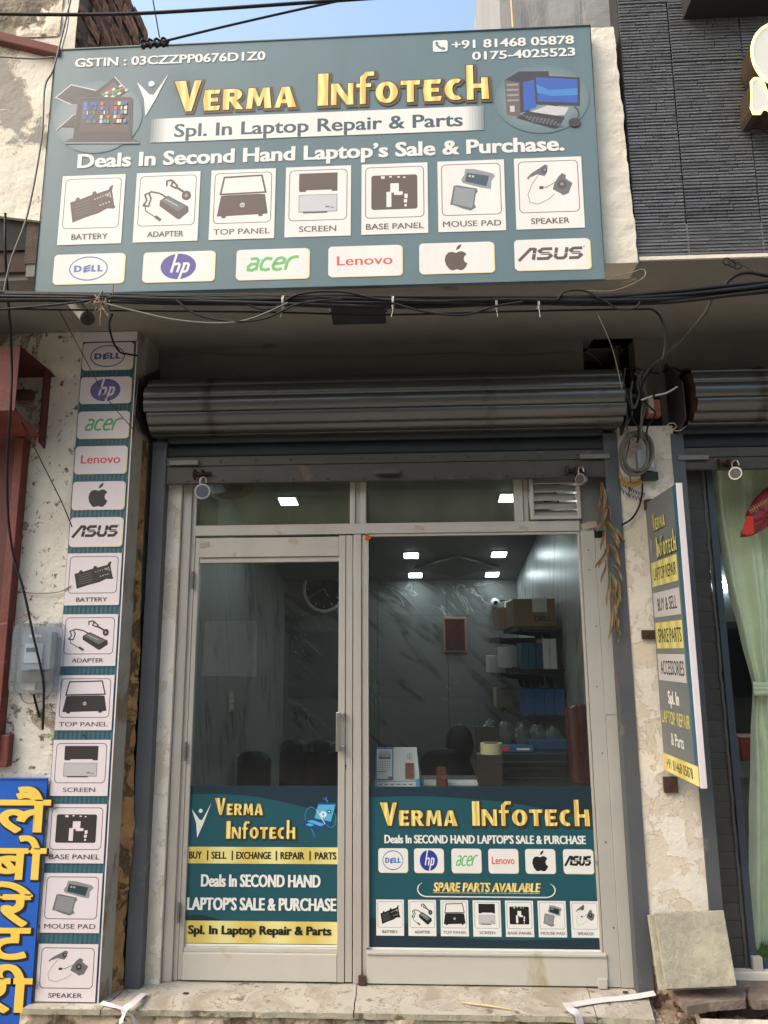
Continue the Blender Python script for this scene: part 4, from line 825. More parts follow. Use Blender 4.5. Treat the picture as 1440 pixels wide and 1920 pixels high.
a.stroke(T([(590, 590), (860, 1050)]), .003, 'white'); a.build('laptop_drawing', dst, (0, SY-.0004, 0))
hd = MB(); hd.box(-.408, -.386, -.062, -.050, 1.03, 1.215); hd.box(-.392, -.366, -.056, -.032, 1.185, 1.212); hd.box(-.392, -.366, -.056, -.032, 1.032, 1.058); hd.build('handle', 'chrome', door, .003)
hd = MB(); hd.cyl((-.372, -.0345, 1.198), (0, 1, 0), .007, .004, 12); hd.cyl((-.372, -.0345, 1.045), (0, 1, 0), .007, .004, 12); hd.build('handle_screw', 'rust_steel', door)
hd = MB(); hd.cyl((-.362, -.030, .962), (0, 1, 0), .004, .004, 10); hd.box(-.3635, -.3605, -.030, -.027, .946, .962); hd.build('keyhole', 'black_plastic', door)
for z in (1.87, 1.03, .30):
    b = MB()
    for k in range(5): b.tube([(-1.150, -.04, z-.045+.018*k), (-1.150, -.04, z-.029+.018*k)], .0075, 8)
    b.build('hinge', 'aluminium_dark', door)
def tape(px, py, w, h, ang, y, label):
    c = at(px, py, y); b = MB(); X = Matrix.Translation(c) @ Matrix.Rotation(math.radians(ang), 4, 'Y')
    P = [(-w/2, -h/2), (w*.1, -h*.45), (w/2, -h*.6), (w*.46, h*.4), (0, h*.55), (-w*.5, h*.45)]
    b.prism(P, lambda x, z, t: X @ Vector((x, t, z)), -.0015, 0); return tag(b.build('tape_scrap', 'tape_old'), label, 'tape')
tape(385, 1022, .05, .026, -12, -.0345, 'scrap of old tape on the left of the door top rail')
tape(550, 1014, .05, .026, 15, -.0345, 'scrap of old tape at the middle of the door top rail')
tape(787, 990, .05, .02, 12, -.0345, 'scrap of tape on the frame bar above the right window')
tape(982, 990, .045, .02, 10, -.0345, 'scrap of tape on the frame bar under the louvred vent')
tape(1105, 985, .08, .035, -14, -.024, 'torn brown tape stuck on the dark post by the dried leaves')
mg = MB(); c = at(690, 1009, -.045)
for i in range(26): q = Vector((random.gauss(0, .007), random.gauss(0, .004), random.gauss(0, .007))); mg.ball(c+q, .0045, n=5)
tag(mg.build('marigold_flower', 'marigold'), 'small orange marigold stuck on the frame beside the door', 'flower')

# ================================================================== SHUTTERS
def slat_mesh(L, name='slat', m='shutter_steel', h=.076):
    prof = [(0, -.002), (.003, .005), (.008, .009), (.018, .0125), (.034, .015), (.050, .014), (.062, .010), (.070, .005), (.074, .001), (.076, -.006)]
    prof = [(z*h/.076, d_) for z, d_ in prof]; b = MB(); vs = [(x, -d_, z) for x in (0, L) for z, d_ in prof]; nn = len(prof)
    b.add(vs, [(i, nn+i, nn+i+1, i+1) for i in range(nn-1)], 0, True); vs2 = [(x, -d_+.004, z) for x in (0, L) for z, d_ in prof]
    b.add(vs2, [(i+1, nn+i+1, nn+i, i) for i in range(nn-1)], 0, True)
    for x in (0, L): b.add([(x, -d_, z) for z, d_ in prof]+[(x, -d_+.004, z) for z, d_ in prof], [(i, i+1, nn+i+1, nn+i) for i in range(nn-1)])
    return b.mesh(name, m)
def shutter(root, xa, xb, ga, gb, y_axis=-.17, z_axis=2.742, r=.142, guides=(True, True), z_bar=2.356, extra=0):
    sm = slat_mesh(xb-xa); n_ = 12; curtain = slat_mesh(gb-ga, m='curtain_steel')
    for i in range(n_):
        a0 = math.radians(-205+30*i+extra); p = Vector((0, y_axis+r*math.cos(a0)*-1, z_axis+r*math.sin(a0)))
        a1 = a0-math.radians(30); q = Vector((0, y_axis-r*math.cos(a1), z_axis+r*math.sin(a1)))
        # slat runs from q (lower) to p (upper) on the front side
        up_ = (p-q); L_ = up_.length; up_.normalize(); out = Vector((0, -up_.z, up_.y)); xx = Vector((1, 0, 0))
        Mx = Matrix((xx, -out if False else xx.cross(up_)*-1, up_)).transposed().to_4x4()
        Mx = Matrix((xx, up_.cross(xx), up_)).transposed().to_4x4(); jig = random.Random(i).uniform(-.012, .012); Mx.translation = q+Vector((xa+jig, 0, 0))
        o = bpy.data.objects.new('slat', sm); COL.objects.link(o); o.matrix_world = Mx @ Matrix.Diagonal((1, 1, L_/.076, 1)); adopt(o, root)
    MB().cyl((xa+.01, y_axis, z_axis), (1, 0, 0), r*.86, xb-xa-.02, 24).build('core', 'rust_steel', root)
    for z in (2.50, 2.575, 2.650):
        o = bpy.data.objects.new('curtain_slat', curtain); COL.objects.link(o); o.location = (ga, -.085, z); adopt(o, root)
    b = MB(); b.box(ga, gb, -.108, -.088, 2.452, 2.500); b.build('bar_flange', 'bar_steel', root, .002)
    b = MB(); b.box(ga, gb, -.102, -.090, z_bar+.004, 2.451); b.box(ga, gb, -.125, -.09, z_bar, z_bar+.005); b.build('bottom_bar', 'bar_steel', root, .002)
sh = thing('rolling_shutter', 'rolled up grey steel shutter above the laptop shop door', 'shutter', (-.17, -.1, 0))
shutter(sh, -1.345, 1.015, -1.296, .952)
def guide(p, x0, x1, z1=2.585, y=-.112, z0=0): b = MB(); b.box(x0, x1, y, y+.006, z0, z1); b.box(x0, x0+.006, y+.006, y+.07, z0, z1); b.box(x1-.006, x1, y+.006, y+.07, z0, z1); return b.build('guide_rail', 'guide_steel', p, .0015)
guide(sh, -1.366, -1.292); guide(sh, .948, 1.018)
for k, x in enumerate([-1.19+.182*i for i in range(12)]):
    for z, y in ((2.476, -.108), (2.374, -.102)): MB().ball((x+(.0 if z > 2.4 else .012), y, z), .0065, .005, .0065, 8).build('rivet', 'bar_steel', sh)
hx = at(727, 884, -.12)
b = MB(); P = Art.rr(-.066, -.020, .066, .020, .019, 6); b.prism(P, lambda x, z, t: (hx.x+x, t, hx.z+z), -.128, -.103); P2 = Art.rr(-.056, -.011, .056, .011, .010, 6); b.prism(P2, lambda x, z, t: (hx.x+x, t, hx.z-.003+z), -.140, -.128); b.build('handle', 'bar_steel', sh, .004)
def latch(root, px, py, sgn):
    c = at(px, py, -.118); b = MB(); b.box(c.x-.075, c.x+.075, -.122, -.114, c.z-.011, c.z+.013); b.build('stop_plate', 'aluminium_dark', root, .001)
latch(sh, 345, 868, 1); latch(sh, 1115, 856, 1)
def hasp(root, px, py):
    c = at(px, py, -.12); b = MB(); b.box(c.x-.045, c.x+.045, -.106, -.102, c.z-.012, c.z+.012); b.cyl((c.x-.045, -.12, c.z), (1, 0, 0), .005, .1, 8)
    b.tube([(c.x-.04, -.104, c.z-.022), (c.x-.04, -.128, c.z-.018), (c.x-.04, -.134, c.z), (c.x-.04, -.128, c.z+.018), (c.x-.04, -.104, c.z+.022)], .006, 6)
    b.tube([(c.x+.004, -.104, c.z-.016), (c.x+.004, -.134, c.z-.014), (c.x+.004, -.142, c.z), (c.x+.004, -.134, c.z+.014), (c.x+.004, -.104, c.z+.016)], .006, 6); b.build('hasp', 'rust_steel', root); return c
def padlock(px, py, label, rot, root_c, r=.026):
    c = at(px, py, -.15); p = thing('padlock', label, 'padlock', tuple(c), 'padlocks hanging from the shutter hasps')
    R = Matrix.Translation(c) @ Matrix.Rotation(rot, 4, 'Z'); b = MB()
    b.prism([(r*math.cos(t*math.pi/14), r*math.sin(t*math.pi/14)) for t in range(28)], lambda x, z, t: R @ Vector((x, t, z)), -.010, .010); b.build('body', 'chrome', p, .003)
    b = MB(); b.prism([(r*.8*math.cos(t*math.pi/14), r*.8*math.sin(t*math.pi/14)) for t in range(28)], lambda x, z, t: R @ Vector((x, t, z)), -.012, -.009); b.build('face', 'padlock_face', p)
    b = MB(); b.tube([R @ Vector(q) for q in ((-.013, 0, r*.7), (-.015, 0, r+.020), (-.010, 0, r+.032), (.003, 0, r+.036), (.013, 0, r+.030), (.017, 0, r+.016), (.017, 0, r+.006))], .0042, 8); b.build('shackle', 'chrome', p)
hasp(sh, 378, 888); hasp(sh, 1078, 882)
padlock(380, 922, 'round steel padlock hanging at the left of the shutter bar over the broken pane', .1, None, .040)
padlock(1090, 899, 'steel padlock hanging in front of the louvred vent', -.9, None, .030)
# side plates of the drum
def plate(root, x, pts, t=.005): return MB().prism(pts, lambda y, z, q: (q, y, z), x, x+t).build('side_plate', 'bar_steel', root)
plate(sh, -1.392, [(-.005, 3.02), (-.02, 3.02), (-.30, 2.86), (-.32, 2.66), (-.21, 2.60), (-.005, 2.60)])
plate(sh, 1.035, [(.0, 2.98), (-.04, 2.98), (-.235, 2.80), (-.24, 2.62), (-.14, 2.57), (.0, 2.57)])
sh2 = thing('rolling_shutter', 'rolled up grey steel shutter of the neighbouring shop at right', 'shutter', (1.9, -.1, 0))
shutter(sh2, 1.352, 2.4, 1.345, 2.4, z_bar=2.385, extra=7)
guide(sh2, 1.285, 1.347, 2.575, z0=.05); plate(sh2, 1.318, [(.0, 2.98), (-.04, 2.98), (-.235, 2.80), (-.24, 2.62), (-.14, 2.57), (.0, 2.57)])
latch(sh2, 1300, 858, 1); hasp(sh2, 1365, 868)
padlock(1380, 888, 'steel padlock hanging on the neighbouring shop shutter, before the green curtain', -.7, None, .032)
MB().cyl((-1.42, -.17, 2.742), (1, 0, 0), .02, .1, 10).build('axle', 'rust_steel', sh)

# ================================================================== THE BLADE SIGN (stands out from the right pillar)
BX = 1.13; bs = thing('blade_sign', 'upright double faced sign board standing out from the pillar between the shops', 'sign', (BX, -.12, .95))
MB().box(BX, BX+.022, -.565, -.125, .955, 2.215).build('board', 'blade_panel', bs)
box('edge_strip', 'white_pvc', bs, BX-.001, BX+.026, -.572, -.566, .952, 2.218, .002); box('edge_border', 'blade_edge_teal', bs, BX-.0012, BX+.0005, -.565, -.525, 1.04, 2.214)
R_, U_ = (0, -1, 0), (0, 0, 1)
def on_blade(a, name, x=0, z=0, lift=.0015): return a.build(name, bs, (BX, -.125-x, z), R_, U_, lift)
a = Art('fresh'); figure_logo(a, .015, .095, 1.93, 2.11, 'steel'); on_blade(a, 'figure_emblem')
a = Art('fresh'); shop_name(a, 'VERMA', .09, .27, 2.06, .055, 'blade_gold', 'gold_shadow', o=.03); shop_name(a, 'INfOTECh', .13, .40, 1.93, .062, 'blade_gold', 'gold_shadow', o=.03); on_blade(a, 'shop_name_lettering')
for z0, z1, m_, t_ in ((1.80, 1.915, 'blade_gold', 'LAPTOP REPAIR'), (1.655, 1.77, 'pale', 'BUY & SELL'), (1.51, 1.63, 'blade_gold', 'SPARE PARTS'), (1.365, 1.485, 'pale', 'ACCESSORIES')):
    a = Art('fresh'); a.rect(.022, z0, .385, z1, m_); n_ = .31 if len(t_) > 10 else .26; a.text(t_, .21-n_/2, .21+n_/2, z0+.028, z1-z0-.058, 'black', off=.004, bold=.012); on_blade(a, 'service_label')
a = Art('fresh'); a.text('Spl. In', .13, .27, 1.265, .055, 'white', bold=.03); a.text('LAPTOP REPAIR', .022, .385, 1.175, .055, 'blade_gold', off=.004, bold=.014); a.text('& Parts', .13, .29, 1.085, .052, 'white', off=.004, bold=.018); on_blade(a, 'service_lettering')
a = Art('fresh'); a.rect(.0, .957, .438, 1.035, 'bar_gold'); a.text('+91 81468 05878', .04, .37, .975, .042, 'black', off=.004, bold=.014); on_blade(a, 'phone_label')
for px, py in ((1215, 1190), (1256, 1471)):
    c = at(px, py, -.115); b = MB(); b.box(c.x-.03, c.x+.035, -.125, -.108, c.z-.022 if py < 1300 else c.z-.035, c.z+.022 if py < 1300 else c.z+.035); b.cyl((c.x-.008, -.130, c.z), (0, 1, 0), .008, .006, 8); b.build('bracket', 'rust_steel', bs, .003)
c = at(1213, 945, -.12); b = MB(); b.box(c.x-.012, c.x+.018, -.15, -.105, c.z-.03, c.z+.02); b.cyl((c.x+.002, -.16, c.z), (0, 1, 0), .009, .02, 8); b.build('bracket', 'rust_steel', bs, .003)

# ================================================================== BLUE LABORATORY BOARD
lab = thing('laboratory_sign', 'blue upright board with big yellow Hindi letters beside the pillar strip', 'sign', (-2.0, -.275, -.4))
MB().box(-2.42, -1.716, -.272, -.262, -.085, .942).build('board', 'lab_blue', lab); box('bottom_border', 'white_pvc', lab, -2.42, -1.716, -.274, -.262, -.105, -.0855)
b = MB().tube([(-2.42, -.274, .938), (-1.716, -.274, .938)], .003, 5).build('top_hem', 'lab_blue_dark', lab)
for txt, x1, pt_, pb_, wd in (('\u0932\u0948', 93, 1470, 1562, 96), ('\u092c\u094b', 85, 1562, 1650, 98), ('\u093f\u0930', 58, 1648, 1738, 92), ('\u091f', 55, 1738, 1800, 72), ('\u0930\u0940', 58, 1803, 1900, 96)):
    p1, p2, p3 = at(x1, pb_, -.27), at(x1, pt_, -.27), at(x1-wd, pb_, -.27); V, F = glyphs(txt, .0); ya = min(q[1] for q in V); yb = max(q[1] for q in V); xa = min(q[0] for q in V); xb = max(q[0] for q in V)
    k = .90*(p2.z-p1.z)/(yb-ya); kx = (p1.x-p3.x)/(xb-xa); a = Art('fresh'); V2, F2 = glyphs(txt, .01)
    for m_, g, ox, oy in (('lab_black', .036, .020, -.024), ('lab_yellow', .013, 0, 0)):
        gx, gy = g*.25/kx, g*.22/k
        for dx in (-1, 0, 1):
            for dy in (-1, 0, 1): a.raw([((x+dx*gx+ox-xb)*kx, (y+dy*gy+oy-ya)*k) for x, y in V2], F2, m_)
    a.build('hindi_letter', lab, (p1.x-.008, -.2725, p1.z+.006))

# ================================================================== ELECTRIC METER
mt = thing('electricity_meter', 'electricity meter in a clear plastic box on the cream wall', 'meter', (-1.83, -.25, 1.3))
a0 = at(28, 1167, -.30); a1 = at(106, 1300, -.30); mx0, mx1, mz0, mz1 = a0.x, a1.x, a1.z-.005, a0.z
mcx = (mx0+mx1)/2
MB().prism(Art.rr(mx0+.02, mz0+.02, mx1-.012, mz1-.02, .02), lambda x, z, t: (x, t, z), -.262, -.25).build('back_plate', 'meter_grey', mt)
MB().prism(Art.rr(mx0+.055, mz0+.115, mx1-.035, mz1-.045, .008), lambda x, z, t: (x, t, z), -.318, -.262).build('meter_body', 'meter_grey', mt, .004)
MB().prism(Art.rr(mx0+.07, mz0+.145, mx1-.07, mz0+.235, .006), lambda x, z, t: (x, t, z), -.323, -.318).build('face_plate', 'meter_plate', mt)
MB().box(mcx-.035, mcx+.02, -.3245, -.323, mz0+.195, mz0+.215).build('display', 'lcd', mt)
MB().box(mx0+.05, mx1-.04, -.30, -.262, mz0+.055, mz0+.108).build('terminal_cover', 'cable_grey', mt, .003)
MB().box(mx0+.075, mx0+.115, -.290, -.262, mz0+.018, mz0+.055).build('breaker', 'switch_plastic', mt)
MB().box(mcx-.03, mcx+.03, -.3195, -.318, mz1-.072, mz1-.058).build('label', 'paper_white', mt)
P = Art.rr(mx0, mz0, mx1, mz1, .035, 6); PI_ = Art.rr(mx0+.008, mz0+.008, mx1-.008, mz1-.008, .03, 6); b = MB(); n_ = len(P)
vs = [(x, -.25, z) for x, z in P]+[(x, -.325, z) for x, z in PI_]; b.add(vs, [(i, (i+1) % n_, n_+(i+1) % n_, n_+i) for i in range(n_)], 0, True)
b.prism(PI_, lambda x, z, t: (x, t, z), -.3262, -.3255); b.build('clear_cover', 'meter_glass', mt)
b = MB(); b.tube([(x, -.258, z) for x, z in P], .005, 6, close=True); b.build('rim', 'meter_glass', mt)
for dz in (.05, .24): box('catch', 'meter_glass', mt, mx0-.012, mx0+.002, -.29, -.262, mz0+dz, mz0+dz+.05)

# ================================================================== RED SHUTTER OF THE LEFT HOUSE
rs = thing('red_shutter_hood', 'red oxide painted steel shutter hood cut by the left edge', 'shutter', (-2.05, -.4, 2.5))
b = MB(); x1 = -1.862; b.box(-2.6, x1, -.56, -.556, 2.62, 2.935); b.build('front_sheet', 'red_oxide', rs)
b = MB(); b.add([(-2.6, -.56, 2.935), (x1, -.56, 2.935), (x1, -.30, 2.925), (-2.6, -.30, 2.925)], [(0, 1, 2, 3)]); b.add([(-2.6, -.25, 2.885), (x1+.02, -.25, 2.885), (x1+.02, -.25, 2.90), (-2.6, -.25, 2.90), (-2.6, -.30, 2.925), (x1, -.30, 2.925)], [(3, 2, 5, 4)]); b.build('top_sheet', 'dark_red_oxide', rs, solid=.004)
b = MB(); b.add([(-2.6, -.56, 2.62), (x1, -.56, 2.62), (x1-.0, -.30, 2.565), (-2.6, -.30, 2.565)], [(3, 2, 1, 0)]); b.build('bottom_sheet', 'red_oxide', rs, solid=.004)
b = MB(); b.prism([(-.31, 2.54), (-.25, 2.52), (-.25, 2.93), (-.31, 2.93)], lambda y, z, t: (t, y, z), x1-.012, x1-.002); b.build('end_plate', 'dark_red_oxide', rs)
MB().tube([(-2.3, -.40, 2.75), (-1.872, -.40, 2.75)], .028, 14).build('axle_pipe', 'rust_steel', rs); MB().tube([(-1.874, -.40, 2.75), (-1.868, -.40, 2.75)], .018, 14).build('axle_bore', 'rubber_black', rs)
b = MB(); b.box(-1.985, -1.943, -.315, -.251, 1.03, 2.56); b.build('guide_rail', 'red_oxide', rs, .003); box('curtain', 'dark_red_oxide', rs, -2.6, -1.998, -.275, -.262, .95, 2.60)
box('shadow_gap', 'flat_black', rs, -1.999, -1.986, -.268, -.255, .95, 2.56)  # black strip painted in for the shade of the gap beside the rail
c = at(8, 1408, -.28); box('foot_bracket', 'red_oxide', rs, -2.1, c.x+.03, -.30, -.255, c.z-.07, c.z+.075, .006)

# ================================================================== CABLES
CG = 'black cables strung in a thick bundle under the board'
def path(pts, y, n=10):
    """smooth run through surveyed points; each point (px, py) or (px, py, y)"""
    P = [at(p[0], p[1], p[2] if len(p) > 2 else y) for p in pts]; out = []
    for i in range(len(P)-1):
        p0, p1, p2, p3 = P[max(0, i-1)], P[i], P[i+1], P[min(len(P)-1, i+2)]
        for k in range(n):
            t = k/n; out.append(.5*((2*p1)+(p2-p0)*t+(2*p0-5*p1+4*p2-p3)*t*t+(3*p1-p0-3*p2+p3)*t**3))
    return out+[P[-1]]
def cable(pts, y, r, m, label, name='cable', cat='cable', group=None, n=10, sides=6):
    o = MB().tube(path(pts, y, n), r, sides).build(name, m); return tag(o, label, cat, group)
rnd = random.Random(3)
base = [(-60, 556), (120, 557), (300, 560), (480, 562), (640, 565), (800, 566), (960, 564), (1120, 562), (1260, 556), (1380, 545), (1500, 532)]
for i in range(11):
    o_ = [(px, py+rnd.uniform(-1.5, 1.5)+(i-5)*1.45+(2.5*math.sin(px/130+i*1.7)), -1.0+.02*math.sin(px/200+i)+.006*(i % 3)) for px, py in base]
    cable(o_, -1, .0078 if i % 3 else .0100, 'cable_black', 'black cable in the thick bundle strung just below the big board', group=CG, n=6)
cable([(-40, 583), (100, 572), (240, 556), (420, 560), (500, 580), (560, 552), (640, 547), (720, 562), (840, 566)], -1.02, .005, 'cable_black', 'black cable arching loosely up over the bundle left of the floodlight')
cable([(330, 562), (370, 590), (440, 603), (500, 596), (560, 570), (640, 560)], -1.03, .0045, 'cable_black', 'black cable sagging lowest under the bundle left of the floodlight')
cable([(200, 570), (260, 585), (330, 600), (410, 606), (470, 598), (540, 568)], -1.03, .0045, 'cable_grey', 'thin grey cable drooping below the bundle above the shutter left half')
cable([(735, 568), (790, 583), (840, 590), (880, 589), (930, 574), (980, 566)], -1.03, .005, 'cable_black', 'black cable sagging below the bundle right of the floodlight')
cable([(-40, 578), (200, 582), (480, 585), (720, 590), (960, 584), (1180, 580), (1230, 585), (1247, 630), (1240, 690), (1225, 745, -.3)], -.95, .0045, 'cable_black', 'taut black cable below the bundle that turns down between the two shutters')
cable([(1045, 562), (1060, 547), (1095, 545), (1125, 560), (1140, 568), (1160, 580), (1190, 578), (1200, 566)], -1.03, .004, 'cable_black', 'small loop of black cable at the right of the bundle')
cable([(1338, 556, -1.0), (1320, 590, -.8), (1280, 635, -.5), (1235, 675, -.3), (1212, 700, -.2), (1205, 780, -.14), (1195, 830, -.14)], -.6, .007, 'cable_grey', 'grey cable running diagonally down to the pillar between the shutters')
cable([(1352, 545), (1366, 526), (1385, 514), (1410, 512), (1460, 522)], -.95, .008, 'cable_black', 'thick black cable looping up to the far right above the bundle')
cable([(-20, 26), (240, 26-0+(-0)), (560, 6), (760, -8)], -1.6, .006, 'cable_black', 'upper black overhead cable crossing the top left corner')
cable([(305, 78), (420, 50), (560, 18), (700, -12)], -1.1, .005, 'cable_black', 'black overhead cable climbing right from the knot on the board top')
cable([(285, -10), (292, 30), (299, 70)], -1.0, .003, 'cable_black', 'thin black wire dropping to the knot on top of the board')
cable([(135, -10), (118, 60), (100, 130), (84, 165), (78, 260), (52, 400), (20, 490), (5, 560)], -1.0, .0042, 'cable_grey', 'long dark wire running down beside the left edge of the big board')
cable([(128, -10), (128, 40), (115, 95)], -.98, .003, 'cable_grey', 'short dark wire just left of the brick wall')
cable([(-20, 105), (60, 110), (100, 107)], -.98, .004, 'cable_grey', 'short grey wire reaching the top left edge of the board')
cable([(10, 400, -.9), (10, 480, -.9), (18, 600, -.75), (22, 680, -.62), (20, 760, -.62), (14, 860, -.5), (15, 960, -.42), (25, 1040, -.36), (45, 1110, -.35), (62, 1190, -.345), (78, 1260, -.335), (82, 1300, -.33), (80, 1368, -.3)], -.6, .0062, 'cable_black', 'black service cable hanging down the left wall across the meter')
cable([(-10, 690), (40, 790), (80, 870), (115, 940), (135, 988)], -.45, .0028, 'cable_black', 'thin black wire slanting across the left wall to the pillar strip', n=8)
cable([(-20, 1103), (60, 1112), (110, 1110), (133, 1098)], -.262, .0022, 'cable_grey', 'thin grey wire stapled above the meter')
cable([(63, 1302, -.28), (70, 1330, -.26), (74, 1345, -.257)], -.26, .006, 'cable_black', 'short black cable stub below the meter box')
cable([(90, 1258, -.30), (100, 1285, -.28), (84, 1312, -.26), (50, 1318, -.262), (36, 1300, -.27)], -.27, .0018, 'cable_red', 'thin red wire looping under the meter box')
cable([(55, 1150), (30, 1162), (26, 1176), (45, 1166), (60, 1152)], -.30, .0018, 'cable_red', 'thin red wire loop at the top left of the meter box')
cable([(110, 580), (150, 655), (200, 745), (250, 805)], -.55, .0018, 'cable_black', 'fine black wire slanting in front of the top of the pillar strip', n=6)
cable([(210, 590, -.9), (205, 610, -.6), (212, 640, -.5), (225, 660, -.40), (240, 664, -.36), (258, 667, -.32)], -.5, .005, 'cable_black', 'short black lead curling down over the top of the pillar strip')
cable([(285, 676), (370, 664), (460, 666), (560, 668), (700, 668), (840, 662), (960, 666), (1090, 660), (1128, 684)], -.012, .0022, 'cable_grey', 'thin wavy wire pinned to the wall above the rolled shutter')
cable([(1122, 592, -.9), (1150, 660, -.5), (1172, 760, -.25)], -.5, .0014, 'cable_white', 'fine white string hanging before the right end of the shutter', sides=4)
cable([(1202, 750), (1225, 742), (1248, 737), (1270, 725)], -.26, .0045, 'cable_white', 'white cut cable end sticking out between the two shutters')
cable([(1248, 835), (1250, 800), (1262, 793), (1268, 800), (1262, 806), (1275, 807), (1290, 796)], -.16, .0022, 'cable_white', 'thin white wire bent around the neighbouring guide rail')
cable([(1224, 690), (1208, 700), (1206, 730), (1214, 745), (1206, 780), (1200, 800)], -.2, .006, 'cable_grey', 'thick grey cable dropping behind the white cable end')
cable([(1190, 700), (1200, 712), (1199, 740), (1188, 765), (1182, 740), (1186, 715)], -.22, .006, 'cable_grey', 'grey cable loop hanging by the right end of the rolled shutter')
cable([(1204, 905), (1204, 925), (1198, 950), (1185, 972), (1166, 984)], -.125, .0048, 'cable_black', 'black cable curving from the coil down behind the guide rail')
rnd = random.Random(31)
for i, lb in enumerate(('left of the four tangled grey wires dropping past the end of the shutter', 'second of the four tangled grey wires by the end of the shutter', 'third of the four tangled grey wires by the end of the shutter', 'rightmost of the four tangled grey wires by the end of the shutter')):
    x_ = 1180+12*i; cable([(x_+rnd.uniform(-8, 8), 690), (x_+rnd.uniform(-14, 14), 720), (x_+rnd.uniform(-12, 12), 748), (x_+rnd.uniform(-14, 14), 775), (x_+rnd.uniform(-8, 8), 800), (1188+8*i, 826)], -.20-.012*i, .0045, 'cable_black' if i % 2 else 'cable_grey', lb)
cable([(1150, 700), (1185, 690), (1230, 700), (1262, 690), (1290, 705)], -.06, .004, 'cable_black', 'black wire strung behind the side plates between the two shutters')
cable([(1176, 800), (1180, 830), (1174, 860), (1182, 900), (1178, 930)], -.12, .003, 'cable_grey', 'thin grey wire running down behind the coil')
# coil of cable hung on the pillar
coil = MB(); cc = at(1190, 852, -.15)
for k in range(10):
    rx, rz = .070+.004*math.sin(k*2.2),   .104+.008*math.cos(k*1.7); ox, oz = .009*math.sin(k*3), .006*math.cos(k*2)
    coil.tube([(cc.x+ox+rx*math.cos(t*math.pi/16)+.010*math.sin(t*math.pi/16), -.145-.008*k*.6+.004*math.sin(t), cc.z+oz+rz*math.sin(t*math.pi/16)) for t in range(32)], .0058, 7, close=True)
tag(coil.build('cable_coil', 'cable_grey'), 'coil of dark grey cable hung on the pillar below the cut wires', 'cable')
jb = thing('junction_box', 'dusty grey junction box partly behind the coil of cable', 'box', (1.08, -.11, 2.35))
c = at(1210, 865, -.12); b = MB(); b.prism(Art.rr(c.x-.045, c.z-.055, c.x+.04, c.z+.05, .012), lambda x, z, t: (x, t, z), -.148, -.108); b.build('case', 'meter_grey', jb, .004)
b = MB(); b.prism(Art.rr(c.x+.008, c.z-.04, c.x+.032, c.z+.038, .006), lambda x, z, t: (x, t, z), -.152, -.148); b.build('lid', 'white_plastic', jb)
pa = MB(); c = at(1222, 893, -.13); pa.box(c.x-.05, c.x+.028, -.15, -.11, c.z-.022, c.z+.02); tag(pa.build('power_adapter', 'black_plastic', bevel=.004), 'small black power adapter hanging under the junction box', 'adapter')
def spiral(pa_, pb_, turns, r, y, m, label):
    A, B_ = at(*pa_, y), at(*pb_, y); pts = []
    for i in range(turns*10+1): t = i/(turns*10); q = A.lerp(B_, t); q.z -= .012*math.sin(math.pi*t); ph = 2*math.pi*turns*t; pts.append(q+Vector((r*.4*math.sin(ph), r*.6*math.sin(ph), r*math.cos(ph))))
    return tag(MB().tube(pts, .0016, 5).build('spiral_cord', m), label, 'cord')
spiral((1166, 905), (1210, 928), 9, .009, -.125, 'cable_blue', 'upper blue spiral cord stretched beneath the coil')
spiral((1160, 914), (1202, 936), 7, .010, -.122, 'cable_blue', 'lower blue spiral cord stretched beneath the coil')
yw = MB(); rnd = random.Random(9); c = at(1182, 888, -.12)
for k in range(6): yw.tube([c+Vector((.055*math.cos(2.6+t*.32), -.004*k+.004*math.sin(t), -.005*k+.035*math.sin(2.6+t*.32)-.01)) for t in range(11)], .0022, 5)
tag(yw.build('yellow_wires', 'cable_yellow'), 'bunch of thin yellow wires under the coil of cable', 'wires')
wb = thing('switch_block', 'small wooden switch block with a pale socket between the shutters', 'switch', (1.1, -.11, 2.6))
c = at(1226, 765, -.16); box('block', 'wood_box', wb, c.x-.035, c.x+.035, -.16, -.11, c.z-.04, c.z+.045, .003); box('socket', 'switch_plastic', wb, c.x-.03, c.x-.002, -.172, -.16, c.z-.03, c.z+.055, .003); MB().cyl((c.x-.016, -.174, c.z-.012), (0, 1, 0), .005, .003, 10).build('hole', 'rubber_black', wb)
# knots, ties and string on the bundle
for px, lb in ((147*1/3+480, 'pale string tie on the bundle left of the floodlight'), (735, 'pale string tie on the bundle right above the floodlight'), (928, 'pale string tie hanging from the middle of the bundle'), (1007, 'pale string tie on the bundle right of centre')):
    b = MB(); c = at(px, 567, -1.01)
    for k in range(3): b.tube([c+Vector((.003*k+.002*math.sin(t), -.016*math.cos(t*.7), .028*math.sin(t*.7))) for t in range(10)], .0014, 4)
    b.tube([c+Vector((0, -.016, -.02)), c+Vector((.004, -.016, -.04)), c+Vector((-.003+.01*(px > 900), -.014, -.07))], .0014, 4); tag(b.build('string_tie', 'tie_white'), lb, 'string')
b = MB(); c = at(196, 568, -1.0); rnd = random.Random(2)
for k in range(14): q = c+Vector((rnd.gauss(0, .012), -.02, rnd.gauss(0, .01))); b.tube([q, q+Vector((rnd.gauss(0, .02), rnd.gauss(0, .01), rnd.gauss(0, .03))), q+Vector((rnd.gauss(0, .03), 0, rnd.gauss(0, .03)))], .0028, 5)
for dx in (-.014, .014): b.tube([c+Vector((dx, -.022*math.cos(t*.8), .034*math.sin(t*.8))) for t in range(9)], .005, 6)
tag(b.build('twine_knot', 'twine'), 'frayed twine knot holding the cable bundle beside the cctv camera', 'twine')
b = MB(); c = at(290, 82, -1.0)
